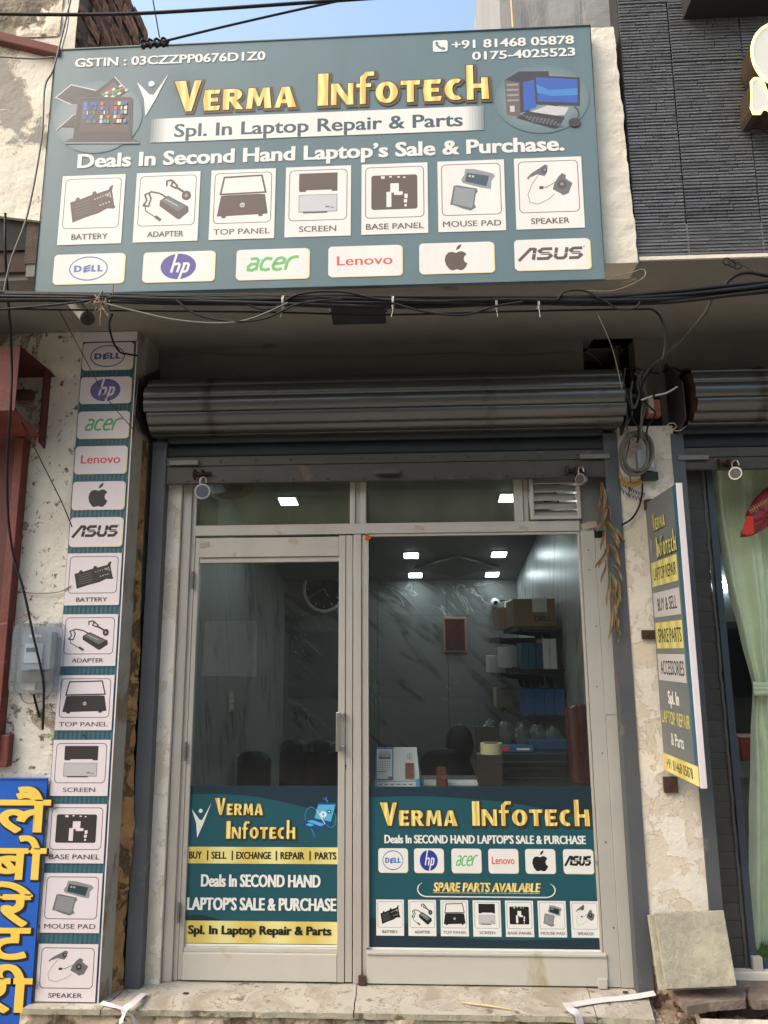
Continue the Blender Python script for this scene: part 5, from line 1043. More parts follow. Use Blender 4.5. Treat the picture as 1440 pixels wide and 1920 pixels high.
for k in range(4): b.tube([c+Vector((-.045+.03*k+.014*math.cos(t), -.01*k*0+.01*math.sin(t*2), .002*k+.016*math.sin(t))) for t in [i*.5 for i in range(13)]], .006, 6)
b.tube([c+Vector((-.06, 0, -.01)), c, c+Vector((.06, 0, -.006))], .010, 7); tag(b.build('cable_clamp', 'cable_black'), 'tangled black cable clamp sitting on the top edge of the board', 'clamp')
b = MB(); c = at(1372, 490, -.88)
for k in range(3): b.tube([c+Vector((.02*k-.02+.016*math.cos(t), .0, .016*math.sin(t)-.01*k)) for t in [i*.5 for i in range(14)]], .003, 5)
b.tube([c, at(1400, 500, -.9), at(1420, 512, -.93)], .003, 5); tag(b.build('wire_knot', 'cable_black'), 'small black wire knot hooked under the dark cladding', 'wire')
cable([(1135, 520), (1180, 512), (1205, 505), (1210, 515), (1195, 528), (1150, 545), (1100, 545)], -.87, .0022, 'twine', 'brown loop of wire curling right of the board bottom corner')
b = MB(); c = at(1185, 526, -.87); rnd = random.Random(5)
for k in range(14): b.tube([c, c+Vector((rnd.gauss(0, .018), rnd.gauss(0, .008), rnd.gauss(0, .009)))], .0012, 4)
tag(b.build('straw_tuft', 'leaf_dry'), 'tuft of dry straw caught on the brown wire loop', 'straw')

# ================================================================== FIXTURES UNDER THE CANOPY
cv = thing('cctv_camera', 'white bullet security camera under the canopy above the pillar strip', 'camera', (-1.58, -.6, 3.05))
p0, p1 = at(133, 560, -.70), at(163, 596, -.78); dv = (p1-p0).normalized(); b = MB(); b.tube([p0-dv*.04, p1], .03, 16); b.build('housing', 'white_plastic', cv)
b = MB(); b.tube([p1-dv*.002, p1+dv*.012], .031, 16); b.build('front_bezel', 'black_plastic', cv); b = MB(); b.tube([p1+dv*.012, p1+dv*.014], .018, 16); b.build('lens', 'dark_glass', cv)
MB().tube([p0, p0+Vector((-.01, .03, .06)), p0+Vector((-.01, .04, .14))], .012, 8).build('mount', 'white_plastic', cv)
fl = thing('floodlight', 'black LED floodlight tilted down under the middle of the canopy', 'lamp', (-.24, -.75, 3.0))
c = at(672, 585, -.86); R = Matrix.Translation(c) @ Matrix.Rotation(math.radians(-14), 4, 'X')
b = MB(); b.box(-.115, .115, -.06, .07, -.012, .012, X=R); b.build('housing', 'black_plastic', fl, .006)
for k in range(11): b = MB(); b.box(-.095+.018*k, -.089+.018*k, -.05, .06, .012, .032, X=R); b.build('cooling_fin', 'cable_grey', fl)
b = MB(); b.box(-.12, .12, -.070, -.060, -.020, -.004, X=R); b.build('visor', 'black_plastic', fl, .003)
for q_ in (1, -1): b = MB(); b.tube([R @ Vector((q_*.118, 0, 0)), R @ Vector((q_*.122, .02, .06)), R @ Vector((q_*.122, .03, .10))], .006, 6); b.build('stirrup', 'rust_steel', fl)
b = MB(); c = at(292, 572, -.62); b.tube([c+Vector((0, 0, .0)), c+Vector((0, .01, .02)), c+Vector((0, .01, .06))], [.034, .02, .016], 14); tag(b.build('ceiling_socket', 'soffit_plaster'), 'small plaster coloured lamp socket under the canopy', 'socket')
pf = thing('pipe_fitting', 'grey plastic pipe tee standing in the dark hole above the shutter', 'pipe', (1.0, .1, 2.85))
c = at(1154, 645, .12); b = MB(); b.cyl((c.x, c.y-.03, c.z), (0, 1, 0), .032, .05, 16); b.cyl((c.x-.055, c.y, c.z), (1, 0, 0), .016, .11, 12); b.cyl((c.x, c.y, c.z-.20), (0, 0, 1), .015, .2, 12); b.build('tee', 'cable_grey', pf)
for dx, dz in ((-.012, -.01), (.014, .012)): MB().cyl((c.x+dx, c.y-.034, c.z+dz), (0, 1, 0), .004, .004, 8).build('screw', 'rubber_black', pf)

# ================================================================== DRIED LEAF GARLAND
lg = thing('leaf_garland', 'dried mango leaf garland hanging on the right side of the shopfront', 'garland', (.93, -.12, 1.9))
th = path([(1126, 905), (1130, 960), (1138, 1010), (1146, 1060), (1150, 1130), (1156, 1200), (1160, 1265)], -.10, 8)
MB().tube(th, .0028, 5).build('thread', 'thread_red', lg); e = th[-1]
b = MB()
for k in range(8): b.tube([e, e+Vector((.008*math.cos(k), -.004, -.015)), e+Vector((.014*math.cos(k*1.3), .006*math.sin(k), -.04))], .0014, 4)
b.ball(e, .008, n=6); b.build('tassel', 'thread_red', lg)
rnd = random.Random(21)
def leaf(p, L_, ang, w):
    b = MB(); dx, dz = math.sin(ang), -math.cos(ang); cu = rnd.uniform(.3, .8)
    def fn(u_, v_):
        ww = .68*w*math.sin(math.pi*min(1, v_*.96+.03))**.7; s_ = (u_-.5)*2
        return p+Vector((dx*L_*v_-dz*s_*ww*.6+.008*math.sin(v_*5), -.012-.02*v_-abs(s_)*ww*cu*1.2+.008*math.sin(v_*7+ang*9), dz*L_*v_+dx*s_*ww*.6))
    b.grid(fn, 4, 9); return b.build('leaf', 'leaf_dry', lg, solid=.0012)
for (px, py, L_, ang, w) in ((1127, 905, .17, .02, .022), (1130, 925, .17, -.05, .02), (1127, 940, .12, .1, .02), (1132, 975, .15, .5, .026), (1134, 980, .14, .75, .022), (1130, 985, .13, -.15, .02), (1136, 1020, .13, -.35, .022), (1140, 1020, .13, .42, .024), (1134, 1030, .11, -.5, .02), (1142, 1070, .15, .15, .024), (1140, 1075, .16, -.12, .022), (1147, 1080, .14, .28, .02), (1146, 1120, .13, .05, .02), (1143, 1130, .16, -.05, .018), (1150, 1150, .10, .1, .016), (1124, 915, .12, -.12, .012), (1134, 945, .10, .3, .012), (1129, 962, .11, -.3, .012), (1138, 1000, .10, .6, .014), (1133, 1050, .12, -.22, .012), (1148, 1060, .10, .5, .012), (1141, 1100, .12, .3, .012), (1150, 1110, .11, .12, .012), (1147, 1165, .09, -.25, .010), (1153, 1175, .08, .2, .010)):
    leaf(at(px, py, -.10), L_, ang, w)

# ================================================================== ON THE STEP
def ribbon(pts, w, label, m='white_pvc', m2='blade_edge_teal', tw=0):
    P = [Vector(p) for p in pts]; b = MB(); vs = []; nn = len(P)
    fine = []
    for i in range(nn-1):
        p0, p1, p2, p3 = P[max(0, i-1)], P[i], P[i+1], P[min(nn-1, i+2)]
        for k in range(8): t = k/8; fine.append((.5*((2*p1)+(p2-p0)*t+(2*p0-5*p1+4*p2-p3)*t*t+(3*p1-p0-3*p2+p3)*t**3), (i+t)/(nn-1)))
    fine.append((P[-1], 1))
    for j, (p, t) in enumerate(fine):
        q = fine[min(len(fine)-1, j+1)][0]-fine[max(0, j-1)][0]; q.normalize(); s_ = q.cross(Vector((0, -.4, 1))).normalized(); nn_ = s_.cross(q); a_ = tw*t; s2 = s_*math.cos(a_)+nn_*math.sin(a_); n2 = q.cross(s2).normalized()
        vs += [p-s2*w/2+n2*.0008, p+s2*w/2+n2*.0008, p+s2*w/2-n2*.0008, p-s2*w/2-n2*.0008]
    fs, ms = [], []
    for j in range(len(fine)-1):
        a_ = j*4; c_ = a_+4; fs += [(a_, a_+1, c_+1, c_), (a_+2, a_+3, c_+3, c_+2), (a_+1, a_+2, c_+2, c_+1), (a_+3, a_, c_, c_+3)]; ms += [1, 0, 0, 0]
    b.v = [tuple(v_) for v_ in vs]; b.f = fs; b.m = [1-q for q in ms] if False else ms; b.sm = [False]*len(fs); return tag(b.build('ribbon', [m, m2]), label, 'ribbon')
Z = lambda px, py, z=.006: atz(px, py, z)
ribbon([Z(270, 1862, .012), Z(250, 1880, .03), Z(232, 1896, .012), at(232, 1925, -.33), at(240, 1960, -.33)], .034, 'white banner offcut draped over the left end of the step')
ribbon([Z(190, 1880, .006), Z(212, 1886, .008), Z(232, 1892, .018), at(248, 1905, -.34), at(262, 1935, -.34)], .022, 'teal backed banner offcut crossing the left end of the step', 'strip_white', 'blade_edge_teal', .8)
ribbon([Z(1228, 1862, .02), Z(1180, 1870, .008), Z(1120, 1876, .008), Z(1062, 1886, .012)], .026, 'long white banner offcut lying flat on the right end of the step')
ribbon([Z(1062, 1880, .02), Z(1070, 1892, .03), at(1084, 1905, -.335), at(1092, 1950, -.335)], .036, 'short white banner offcut hanging over the step edge at right', tw=.2)
b = MB(); b.tube([Z(862, 1879, .006), Z(910, 1885, .007), Z(962, 1893, .005)], [.003, .005, .002], 6); tag(b.build('stick', 'wood_strip'), 'thin dry stick lying on the step before the right window', 'stick')
for px, py, lb in ((348, 1862, 'tiny dark leaf scrap on the step left of the door'), (1172, 1860, 'small rusty scrap on the step by the right guide rail')):
    p = Z(px, py, .003); b = MB(); b.prism([(p.x-.012, p.y-.004), (p.x+.01, p.y-.006), (p.x+.014, p.y+.003), (p.x-.006, p.y+.006)], lambda x, y, t: (x, y, t), .001, .005); tag(b.build('scrap', 'rust_steel'), lb, 'scrap')

# ---- stones, slabs, rubble at right
def rubble_patch():
    b = MB()
    def fn(u_, v_): x = .96+.9*u_; y = -.62+.56*v_; return Vector((x, y, -.16+.10*v_+.03*noise.fractal(Vector((x*8, y*8, 0)), .8, 2, 5)))
    b.grid(fn, 60, 40, sm=False); return tag(b.build('rubble', 'rubble'), 'loose brown earth and rubble between the two shop steps', 'rubble', kind='stuff')
rubble_patch()
c0, c1, c2, c3 = at(1222, 1711, -.125), at(1350, 1706, -.125), at(1374, 1846, -.20), at(1243, 1852, -.20)
def lean(dx, label, off, col='leaning_stone'):
    ny = Vector((0, -off, 0)); b = MB(); A = [c3, c2, c1, c0]; nn_ = (c1-c0).cross(c3-c0).normalized()
    if nn_.y > 0: nn_ = -nn_
    vs = []
    for t in (0, .022):
        for j, p in enumerate(A): vs.append(p+Vector((dx if j in (0, 3) else dx*.3, 0, -.01*(off == 0)))+nn_*(t+off))
    b.add(vs, [(0, 1, 2, 3), (7, 6, 5, 4), (0, 4, 5, 1), (1, 5, 6, 2), (2, 6, 7, 3), (3, 7, 4, 0)]); o = b.build('stone_slab', col, bevel=.003); return tag(o, label, 'stone slab')
lean(-.022, 'rear grey stone slab leaning on the pillar, mostly hidden by the front one', 0); lean(.0, 'front square pale stone slab leaning against the pillar', .026)
pb = thing('neighbour_step', 'broken dark stone step with white plastered base at bottom right', 'step', (1.6, -.3, -.42))
P = [atz(*q, .04) for q in ((1258, 1853), (1300, 1842), (1378, 1842), (1400, 1862), (1397, 1874), (1330, 1880), (1288, 1887))]
slab('step_slab', 'dark_stone', pb, [(p.x, p.y) for p in P][::-1], .005, .04, .005, 'dark_stone')
P = [atz(*q, .04) for q in ((1405, 1850), (1470, 1846), (1470, 1872), (1412, 1876), (1402, 1868))]
slab('step_slab', 'dark_stone', pb, [(p.x, p.y) for p in P][::-1], .005, .04, .005, 'dark_stone')
c = at(1322, 1895, -.28); b = MB()
def fn(u_, v_): x = c.x+.02*math.sin(v_*5)+(2.5-c.x)*u_; z = -.4+(.385)*v_; return Vector((x, -.275+.006*noise.fractal(Vector((x*7, 0, z*7)), .8, 2, 4), z))
b.grid(fn, 60, 20, sm=False); b.add([fn(0, 0), fn(0, 1), fn(0, 1)+Vector((.05, .3, 0)), fn(0, 0)+Vector((.05, .3, 0))], [(0, 1, 2, 3)]); b.build('plastered_base', 'cream_plaster', pb)
box('threshold', 'dark_stone', pb, 1.30, 2.6, -.10, .05, -.3, .045, .006); box('threshold_plaster', 'cream_plaster', pb, 1.36, 2.6, -.05, .05, .04, .078, .004)
rnd = random.Random(8)
for k in range(26):
    p = atz(rnd.uniform(1225, 1330), rnd.uniform(1875, 1918), -.10); b = MB(); r_ = rnd.uniform(.006, .018); b.ball((p.x, p.y, p.z), r_, r_*rnd.uniform(.6, 1), r_*.6, 6)
    tag(b.build('stone_chip', rnd.choice(['rubble', 'dark_stone', 'brick_clay'])), 'small stone chip in the rubble between the two shop steps', 'stone', 'stone chips scattered between the two shop steps')

# ================================================================== INSIDE THE LAPTOP SHOP
ledn = 'square LED panels in the shop ceiling'
zc = lambda y: 2.66-.1763*(y-.05)-.004
for k, (x, y, lb) in enumerate(((-.85, 1.0, 'lit square ceiling panel seen through the left transom pane'), (.60, 1.0, 'lit square ceiling panel seen through the right transom pane beside the vent'), (-.05, 2.22, 'lit ceiling panel, front left of the four seen through the window'), (.66, 2.22, 'lit ceiling panel, front right of the four seen through the window'), (-.02, 2.80, 'lit ceiling panel, back left of the four, above the framed picture'), (.66, 2.80, 'lit ceiling panel, back right of the four, nearest the inside camera'))):
    l_ = thing('ceiling_light', lb, 'light', (x, y, zc(y)), ledn); R = Matrix.Translation((x, y, zc(y))) @ Matrix.Rotation(math.radians(-10), 4, 'X')
    MB().box(-.062, .062, -.070, .070, -.004, .002, X=R).build('frame', 'white_plastic', l_); MB().box(-.055, .055, -.062, .062, -.007, -.004, X=R).build('diffuser', 'led_panel', l_)
R = Matrix.Translation((.33, 2.5, zc(2.5)-.01)) @ Matrix.Rotation(math.radians(-10), 4, 'X')
b = MB(); b.prism([(-.36, 0), (0, -.30), (.36, 0), (0, .30)], lambda x, y, t: R @ Vector((x, y, t)), -.02, 0); tag(b.build('ceiling_ornament', 'ornament_dark'), 'dark diamond shaped ornament on the shop ceiling', 'ornament')
ck = thing('wall_clock', 'round black wall clock with silver rim on the shop back wall', 'clock', (-.86, 2.98, 2.07)); R = Matrix.Translation((-.858, 2.985, 2.068))
b = MB(); b.tube([(-.858+.182*math.cos(t*math.pi/24), 2.975, 2.068+.20*math.sin(t*math.pi/24)) for t in range(48)], .016, 8, close=True); b.build('rim', 'paper_white', ck)
b = MB(); b.prism([(-.858+.175*math.cos(t*math.pi/24), 2.068+.192*math.sin(t*math.pi/24)) for t in range(48)], lambda x, z, t: (x, t, z), 2.97, 2.99); b.build('dial', 'dark_glass', ck)
for k in range(12): an = math.radians(30*k); b = MB(); b.tube([(-.858+.135*math.sin(an), 2.967, 2.068+.148*math.cos(an)), (-.858+.158*math.sin(an), 2.967, 2.068+.172*math.cos(an))], .004, 4); b.build('hour_mark', 'steel_m' if 'steel_m' in MATS else 'meter_plate', ck)
for an, L_, w_ in ((148, .085, .004), (243, .14, .0028), (50, .09, .0015)): b = MB(); a_ = math.radians(an); b.tube([(-.858, 2.965, 2.068), (-.858+L_*math.sin(a_), 2.965, 2.068+L_*math.cos(a_))], w_, 5); b.build('hand', 'meter_plate', ck)
pf_ = thing('framed_picture', 'dark red picture in a thin wooden frame on the shop back wall', 'picture', (.327, 2.99, 1.5))
box('frame', 'frame_wood', pf_, .222, .432, 2.975, 2.999, 1.49, 1.805, .006); box('print', 'picture_dark', pf_, .240, .414, 2.970, 2.976, 1.508, 1.787)
ic = thing('cctv_camera', 'small white dome camera on the shop back wall above the shelves', 'camera', (.73, 2.9, 1.9)); c = at(929, 1130, 2.9)
MB().ball((c.x, 2.93, c.z), .045, .045, .045, 12).build('housing', 'white_plastic', ic); MB().cyl((c.x, 2.875, c.z), (0, 1, 0), .018, .02, 12).build('lens', 'dark_glass', ic); box('wall_box', 'white_plastic', ic, c.x+.09, c.x+.20, 2.95, 2.999, c.z-.07, c.z+.03, .004); MB().tube([(c.x+.04, 2.95, c.z+.02), (c.x+.2, 2.96, c.z+.03)], .006, 6).build('lead', 'cable_black', ic)
# shelves on the right wall, going back in two rows
def shelf(y0, y1, z, label):
    s_ = thing('wall_shelf', label, 'shelf', (.8, y0, z), 'black shelves bracketed on the right wall of the shop')
    b = MB(); b.box(.62, .9, y0, y1, z-.012, z); b.box(.62, .626, y0, y1, z-.03, z+.01); b.build('board', 'shelf_black', s_, .002)
    for y in (y0+.02, (y0+y1)/2, y1-.03):
        MB().prism([(.64, z-.013), (.895, z-.013), (.895, z-.14), (.87, z-.13), (.84, z-.05), (.66, z-.03)], lambda x, zz, t: (x, t, zz), y, y+.012).build('bracket', 'shelf_black', s_)
for k, (y0, y1, z, lb) in enumerate(((.95, 1.75, 1.655, 'top black shelf holding the brown carton'), (.95, 1.75, 1.39, 'second black shelf from the top, holding blue and white files'), (.90, 1.75, 1.115, 'third black shelf from the top, holding the row of blue boxes'), (1.95, 2.85, 1.60, 'black shelf at the back corner, highest there'), (1.95, 2.85, 1.33, 'black shelf at the back corner, second highest'), (1.95, 2.85, 1.08, 'black shelf at the back corner, lowest and bare'))): shelf(y0, y1, z, lb)
def carton(name, x0, x1, y0, y1, z0, z1, label, m='carton', cat='box', group=None, txt=None, lid=None):
    t_ = thing(name, label, cat, ((x0+x1)/2, (y0+y1)/2, z0), group); box('body', m, t_, x0, x1, y0, y1, z0, z1, .002)
    if txt: a = Art('fresh'); a.text(txt, 0, (x1-x0)*.4, 0, .03, 'black', bold=.03); a.build('lettering', t_, (x0+(x1-x0)*.5, y0, z0+.03))
    if lid: box('label', 'paper_white', t_, x0+(x1-x0)*lid[0], x0+(x1-x0)*lid[1], y0-.002, y0-.0005, z0+(z1-z0)*.5, z1-.002)
    return t_
c0_, c1_ = at(990, 1150, .95), at(1055, 1100, .95)
carton('cardboard_box', .60, .86, .95, 1.35, 1.656, 1.656+.17, 'brown carton with a white label lying on the top shelf', txt='DELL', lid=(.45, .8))
carton('cardboard_box', .56, .80, 1.45, 1.85, 1.656, 1.80, 'plain brown carton behind the labelled one on the top shelf')
for k in range(5): carton('file_box', .640+.044*k, .681+.044*k, .96, 1.2, 1.391, 1.391+(.16 if k < 3 else .185), ('dark teal file standing leftmost on the second shelf', 'dark teal file standing second from left on the second shelf', 'blue file standing in the middle of the second shelf', 'white spined file leaning on the second shelf, left one', 'white spined file at the right end of the second shelf')[k], m='file_teal' if k < 2 else 'file_blue' if k == 2 else 'paper_white', cat='file')
carton('white_carton', .56, .68, 1.3, 1.6, 1.391, 1.53, 'white open carton behind the files on the second shelf', m='paper_white')
carton('white_carton', .50, .63, 1.7, 1.9, 1.35, 1.47, 'crumpled white carton jutting toward the back corner', m='paper_white')
for k in range(4): carton('blue_box', .640+.0625*k, .700+.0625*k, .92, 1.15, 1.116, 1.27, ('blue box at the left end of the row on the third shelf', 'blue box second from the left on the third shelf', 'blue box third from the left on the third shelf', 'blue box at the right end of the row on the third shelf')[k], m='box_blue', group='blue boxes standing on the third shelf')
carton('brown_carton', .55, .68, 2.0, 2.3, 1.331, 1.46, 'small brown carton at the back corner on the second highest shelf', m='carton')
carton('pale_box', .58, .70, 2.0, 2.25, 1.081, 1.22, 'pale grey box on the lowest shelf at the back corner', m='switch_plastic')
# counter behind the sticker
ct = thing('shop_counter', 'dark shop counter just behind the printed window sticker', 'counter', (.3, .35, 0))
box('top', 'shelf_black', ct, -.25, .90, .06, .62, .79, .815, .003); box('front', 'board_dark', ct, -.24, .90, .08, .58, 0, .79)
pr = thing('printer', 'big black printer standing on the counter behind the window', 'printer', (.62, .35, .815))
px0, px1 = at(905, 1440, .34).x, .862
box('body', 'printer_black', pr, px0, px1, .34, .60, .816, .905, .006); box('lid', 'printer_black', pr, px0-.006, px1+.004, .33, .60, .907, .975, .008); box('tray', 'printer_black', pr, px0+.03, px1-.03, .30, .34, .822, .855, .003)
for x in (px0+.03, px1-.06): box('latch', 'chrome', pr, x, x+.035, .326, .331, .915, .942, .001); 
for x in (px0+.034, px1-.056): box('latch_inset', 'printer_black', pr, x, x+.027, .324, .327, .918, .939)
for z in (.86, .872, .884): box('vent_line', 'shelf_black', pr, px0+.05, px1-.05, .337, .341, z, z+.004)
box('highlight_strip', 'chrome', pr, px0+.07, px1-.07, .3265, .330, .928, .930)
bb = thing('cartridge_box', 'slim blue box with a red patch lying on the printer', 'box', (.5, .4, .976)); box('body', 'box_blue', bb, .40, .60, .34, .42, .976, 1.008, .002); box('red_patch', 'box_red', bb, .42, .47, .338, .3396, .981, 1.004)
a = Art('fresh'); a.text('cartridge', 0, .07, 0, .010, 'white', off=0); a = Art('fresh'); a.rect(0, 0, .07, .010, 'white'); a.build('white_band', bb, (.51, .3398, .987))
carton('dark_blue_case', .60, .80, .44, .56, .976, 1.02, 'dark blue flat case at the back of the printer top', m='file_blue')
tr = thing('tape_roll', 'roll of pale adhesive tape standing at the printer corner', 'tape', (.36, .2, .95)); c = at(921, 1403, .20)
b = MB(); b.cyl((c.x, .20, c.z-.026), (0, 0, 1), .055, .052, 28); b.build('roll', 'tape_roll', tr); b = MB(); b.cyl((c.x, .20, c.z+.0262), (0, 0, 1), .038, .0015, 24); b.build('core', 'core_brown', tr)
st_ = thing('tape_stand', 'small dark box under the roll of tape', 'box', (c.x, .2, .815)); box('body', 'board_dark', st_, c.x-.075, c.x+.05, .15, .27, .816, c.z-.0262, .003)
bdp = thing('plywood_sheet', 'tall dark brown plywood sheet standing left of the printer', 'panel', (.3, .4, .815)); q0, q1 = at(893, 1440, .62), at(935, 1362, .62); MB().prism([(q0.x, .816), (q1.x+.02, .816), (q1.x-.0, q1.z-.03), (q1.x-.02, q1.z), (q0.x, q1.z)], lambda x, z, t: (x, t, z), .61, .63).build('body', 'board_dark', bdp)
# calendars, stand, papers on the window ledge
zl = at(740, 1474, .12).z
led = box('window_ledge', 'shelf_black', ct, -.248, .90, .03, .30, zl-.02, zl-.0005, .002)
def calendar(): 
    t_ = thing('desk_calendar', 'white and blue desk calendar standing in the window', 'calendar', (-.12, .12, zl)); zt = at(745, 1401, .13).z; x0, x1 = at(703, 1470, .10).x, at(788, 1470, .10).x
    b = MB(); b.add([(x0, .08, zl), (x1, .08, zl), (x1-.016, .13, zt), (x0+.012, .13, zt), (x0+.02, .18, zl), (x1+.015, .18, zl)], [(0, 1, 2, 3)]); b.build('front_leaf', 'paper_white', t_, solid=.001)
    b = MB(); b.add([(x0+.02, .18, zl), (x1+.012, .18, zl), (x1-.016, .1305, zt), (x0+.012, .1305, zt)], [(1, 0, 3, 2)]); b.build('back_leaf', 'paper_blue', t_, solid=.001)
    up_ = Vector((0, .05, zt-zl)).normalized(); W_ = x1-x0; H_ = (Vector((0, .05, zt-zl))).length; a = Art('fresh')
    a.rect(.004, .035, .092, H_-.004, 'tile1'); a.rect(.010, .040, .086, H_-.010, 'white'); a.rect(.018, H_-.058, .078, H_-.018, 'steel2'); a.rect(.018, H_-.036, .078, H_-.018, 'pale'); a.text('DECEMBER', .022, .074, H_-.048, .010, 'white', off=0, bold=.02)
    for r_ in range(5):
        for c_ in range(7): a.rect(.018+.0088*c_, H_-.070-.0095*r_, .0215+.0088*c_, H_-.0665-.0095*r_, 'black' if r_ == 0 else 'line')
    a.rect(.012, .073, .058, .0765, 'red'); a.rect(.066, .040, .086, .052, 'tile3'); a.poly([(.004, .0), (W_-.002, .0), (W_-.006, .045), (W_-.03, .03), (.004, .032)], 'sky'); a.rect(.010, .004, W_-.022, .027, 'white'); 
    for i in range(6): a.rect(.018+.030*i, .013, .038+.030*i, .017, 'line')
    a.arc(W_-.052, H_-.045, .0125, .0145, 0, 360, .0015, 'line', 20); a.stroke([(W_-.052, H_-.053), (W_-.052, H_-.038)], .003, 'steel2')
    a.rect(W_-.075, .040, W_-.030, .117, 'pale'); a.rect(W_-.0735, .0415, W_-.0315, .1155, 'picture_mixed'); a.build('print', t_, (x0, .0792, zl), (1, 0, 0), tuple(up_), .0012)
    b = MB()
    for k in range(11): b.tube([(x0+.018+.0075*k+.0*t, .13+.008*math.cos(t*.9), zt+.004+.008*math.sin(t*.9)) for t in range(8)], .0011, 4)
    b.build('spiral_binding', 'cable_black', t_)
calendar()
ps_ = thing('pen_stand', 'small brown wooden stand on the window ledge', 'stand', (.07, .13, zl)); c = at(828, 1458, .13)
b = MB(); b.box(c.x-.028, c.x+.030, .11, .15, zl, zl+.050); b.prism([(c.x-.026, zl+.05), (c.x+.026, zl+.05), (c.x+.022, zl+.084), (c.x+.018, zl+.088), (c.x-.020, zl+.088), (c.x-.024, zl+.082)], lambda x, z, t: (x, t, z), .135, .15); b.build('body', 'wood_brown', ps_, .003)
b = MB(); b.box(c.x-.002, c.x+.024, .095, .11, zl, zl+.045); b.build('front_pocket', 'wood_brown', ps_, .003)
for x0_, x1_, y_, lb in ((795, 822, .18, 'thin pile of white papers left of the brown stand'), (838, 895, .18, 'thin pile of white papers right of the brown stand')):
    p0_, p1_ = at(x0_, 1470, y_), at(x1_, 1470, y_); tag(MB().box(p0_.x, p1_.x, .14, .24, zl, zl+.012).build('papers', 'paper_white'), lb, 'papers')
# chairs wrapped in plastic
def chair(x, y, label, s_=1, grp='plastic wrapped black waiting chairs inside the door'):
    t_ = thing('chair', label, 'chair', (x, y, 0), grp); b = MB()
    b.grid(lambda u_, v_: Vector((x+(u_-.5)*.20*s_, y+.06*math.sin(math.pi*u_)*-1+.02, .45+.42*v_-.05*abs(2*u_-1)**3*v_)), 10, 8); b.build('backrest', 'chair_black', t_, solid=.035)
    b = MB(); b.box(x-.19, x+.19, y-.38, y-.02, .42, .47); b.build('seat', 'chair_black', t_, .015)
    for dx in (-.17, .17):
        for dy in (-.35, -.03): MB().tube([(x+dx, y+dy, 0), (x+dx, y+dy, .42)], .012, 8).build('leg', 'chrome', t_)
    rn = random.Random(int(x*100)); b = MB(); b.grid(lambda u_, v_: Vector((x+(u_-.5)*.20, y-.035+.02*noise.noise(Vector((u_*5, v_*5, x*9))), .78+.10*v_+.03*noise.noise(Vector((u_*4, v_*3, x*5))))), 10, 6); b.build('plastic_wrap', 'meter_glass', t_)
chair(-1.09, 1.25, 'black chair at the far left inside the door, cut by the frame'); chair(-.93, 1.9, 'black chair in the middle of the three, with crinkled wrap'); chair(-.72, 1.9, 'black chair furthest right of the three inside the door')
oc = thing('office_chair', 'dark office chair with rounded headrest behind the counter', 'chair', (.25, 1.3, 0)); 
c = at(862, 1395, 1.4); MB().ball((c.x, 1.4, c.z), .095, .05, .13, 14).build('headrest', 'chair_black', oc)
c2 = at(840, 1420, 1.4); b = MB(); b.grid(lambda u_, v_: Vector((c2.x-.02+(u_-.5)*.42*(1-.35*v_**3), 1.42-.05*math.sin(math.pi*u_), .45+(c2.z+.06-.45)*v_-.06*abs(2*u_-1)**2.5*v_)), 14, 12); b.build('backrest', 'chair_black', oc, solid=.05)
for s_ in (-1, 1): b = MB(); b.tube([(c2.x+s_*.26, 1.40, .45), (c2.x+s_*.27, 1.30, .66), (c2.x+s_*.25, 1.12, .68)], .022, 8); b.build('armrest', 'chair_black', oc)
MB().box(c2.x-.24, c2.x+.24, 1.0, 1.42, .42, .50).build('seat', 'chair_black', oc, .02); MB().cyl((c2.x, 1.2, .06), (0, 0, 1), .03, .36, 12).build('column', 'chrome', oc)
for k in range(5): an = 2*math.pi*k/5; MB().tube([(c2.x, 1.2, .08), (c2.x+.28*math.cos(an), 1.2+.28*math.sin(an), .03)], .018, 6).build('foot', 'chair_black', oc)
rc = thing('reclined_seat', 'maroon leather seat back wrapped in plastic at the right window edge', 'chair', (.84, .5, .4)); p0_ = at(1092, 1318, .28)
b = MB()
def fn(u_, v_):
    w_ = (1-abs(2*u_-1)**4)**.5 if 0 < u_ < 1 else 0; return Vector((.775+.11*u_+.012*(1-v_), .30-.05*w_+.006*noise.noise(Vector((u_*6, v_*9, 0))), .55+(p0_.z-.55)*v_-.03*abs(2*u_-1)**3*(v_ > .9)))
b.grid(fn, 16, 40); b.build('backrest', 'maroon_leather', rc, solid=.03); MB().box(.70, .89, .02+.31, .30+.3, .42, .55).build('seat', 'maroon_leather', rc, .02)
# crumpled plastic on the far desk, switch plates
b = MB(); rn = random.Random(4)
for k in range(5):
    cx_ = .42+.09*k; b.grid(lambda u_, v_: Vector((cx_+.055*math.cos(2*math.pi*u_)*math.sin(math.pi*v_)*(1+.5*noise.noise(Vector((u_*6, v_*6, k)))), .80+.05*math.sin(2*math.pi*u_), 1.03+.07*math.cos(math.pi*v_)*(1+.4*noise.noise(Vector((u_*5, v_*7, k+9))))-.01*k)), 12, 8, sm=False)
tag(b.build('plastic_bags', 'plastic_wrap'), 'heap of crumpled clear plastic bags behind the printer', 'plastic')
tag(MB().box(.40, .88, .72, .92, .0, .97).build('side_cabinet', 'board_dark'), 'dark cabinet standing behind the printer', 'cabinet')
pn = at(437, 1310, 0)
sw = thing('switch_plate', 'pale switch plate on the marble side wall inside the door', 'switch', (-1.2, 1.1, 1.2)); box('plate', 'switch_plastic', sw, -1.219, -1.212, 1.02, 1.16, 1.13, 1.27, .002)
for dz in (.02, .055, .09): box('switch', 'white_plastic', sw, -1.2119, -1.209, 1.05, 1.13, 1.13+dz, 1.155+dz)
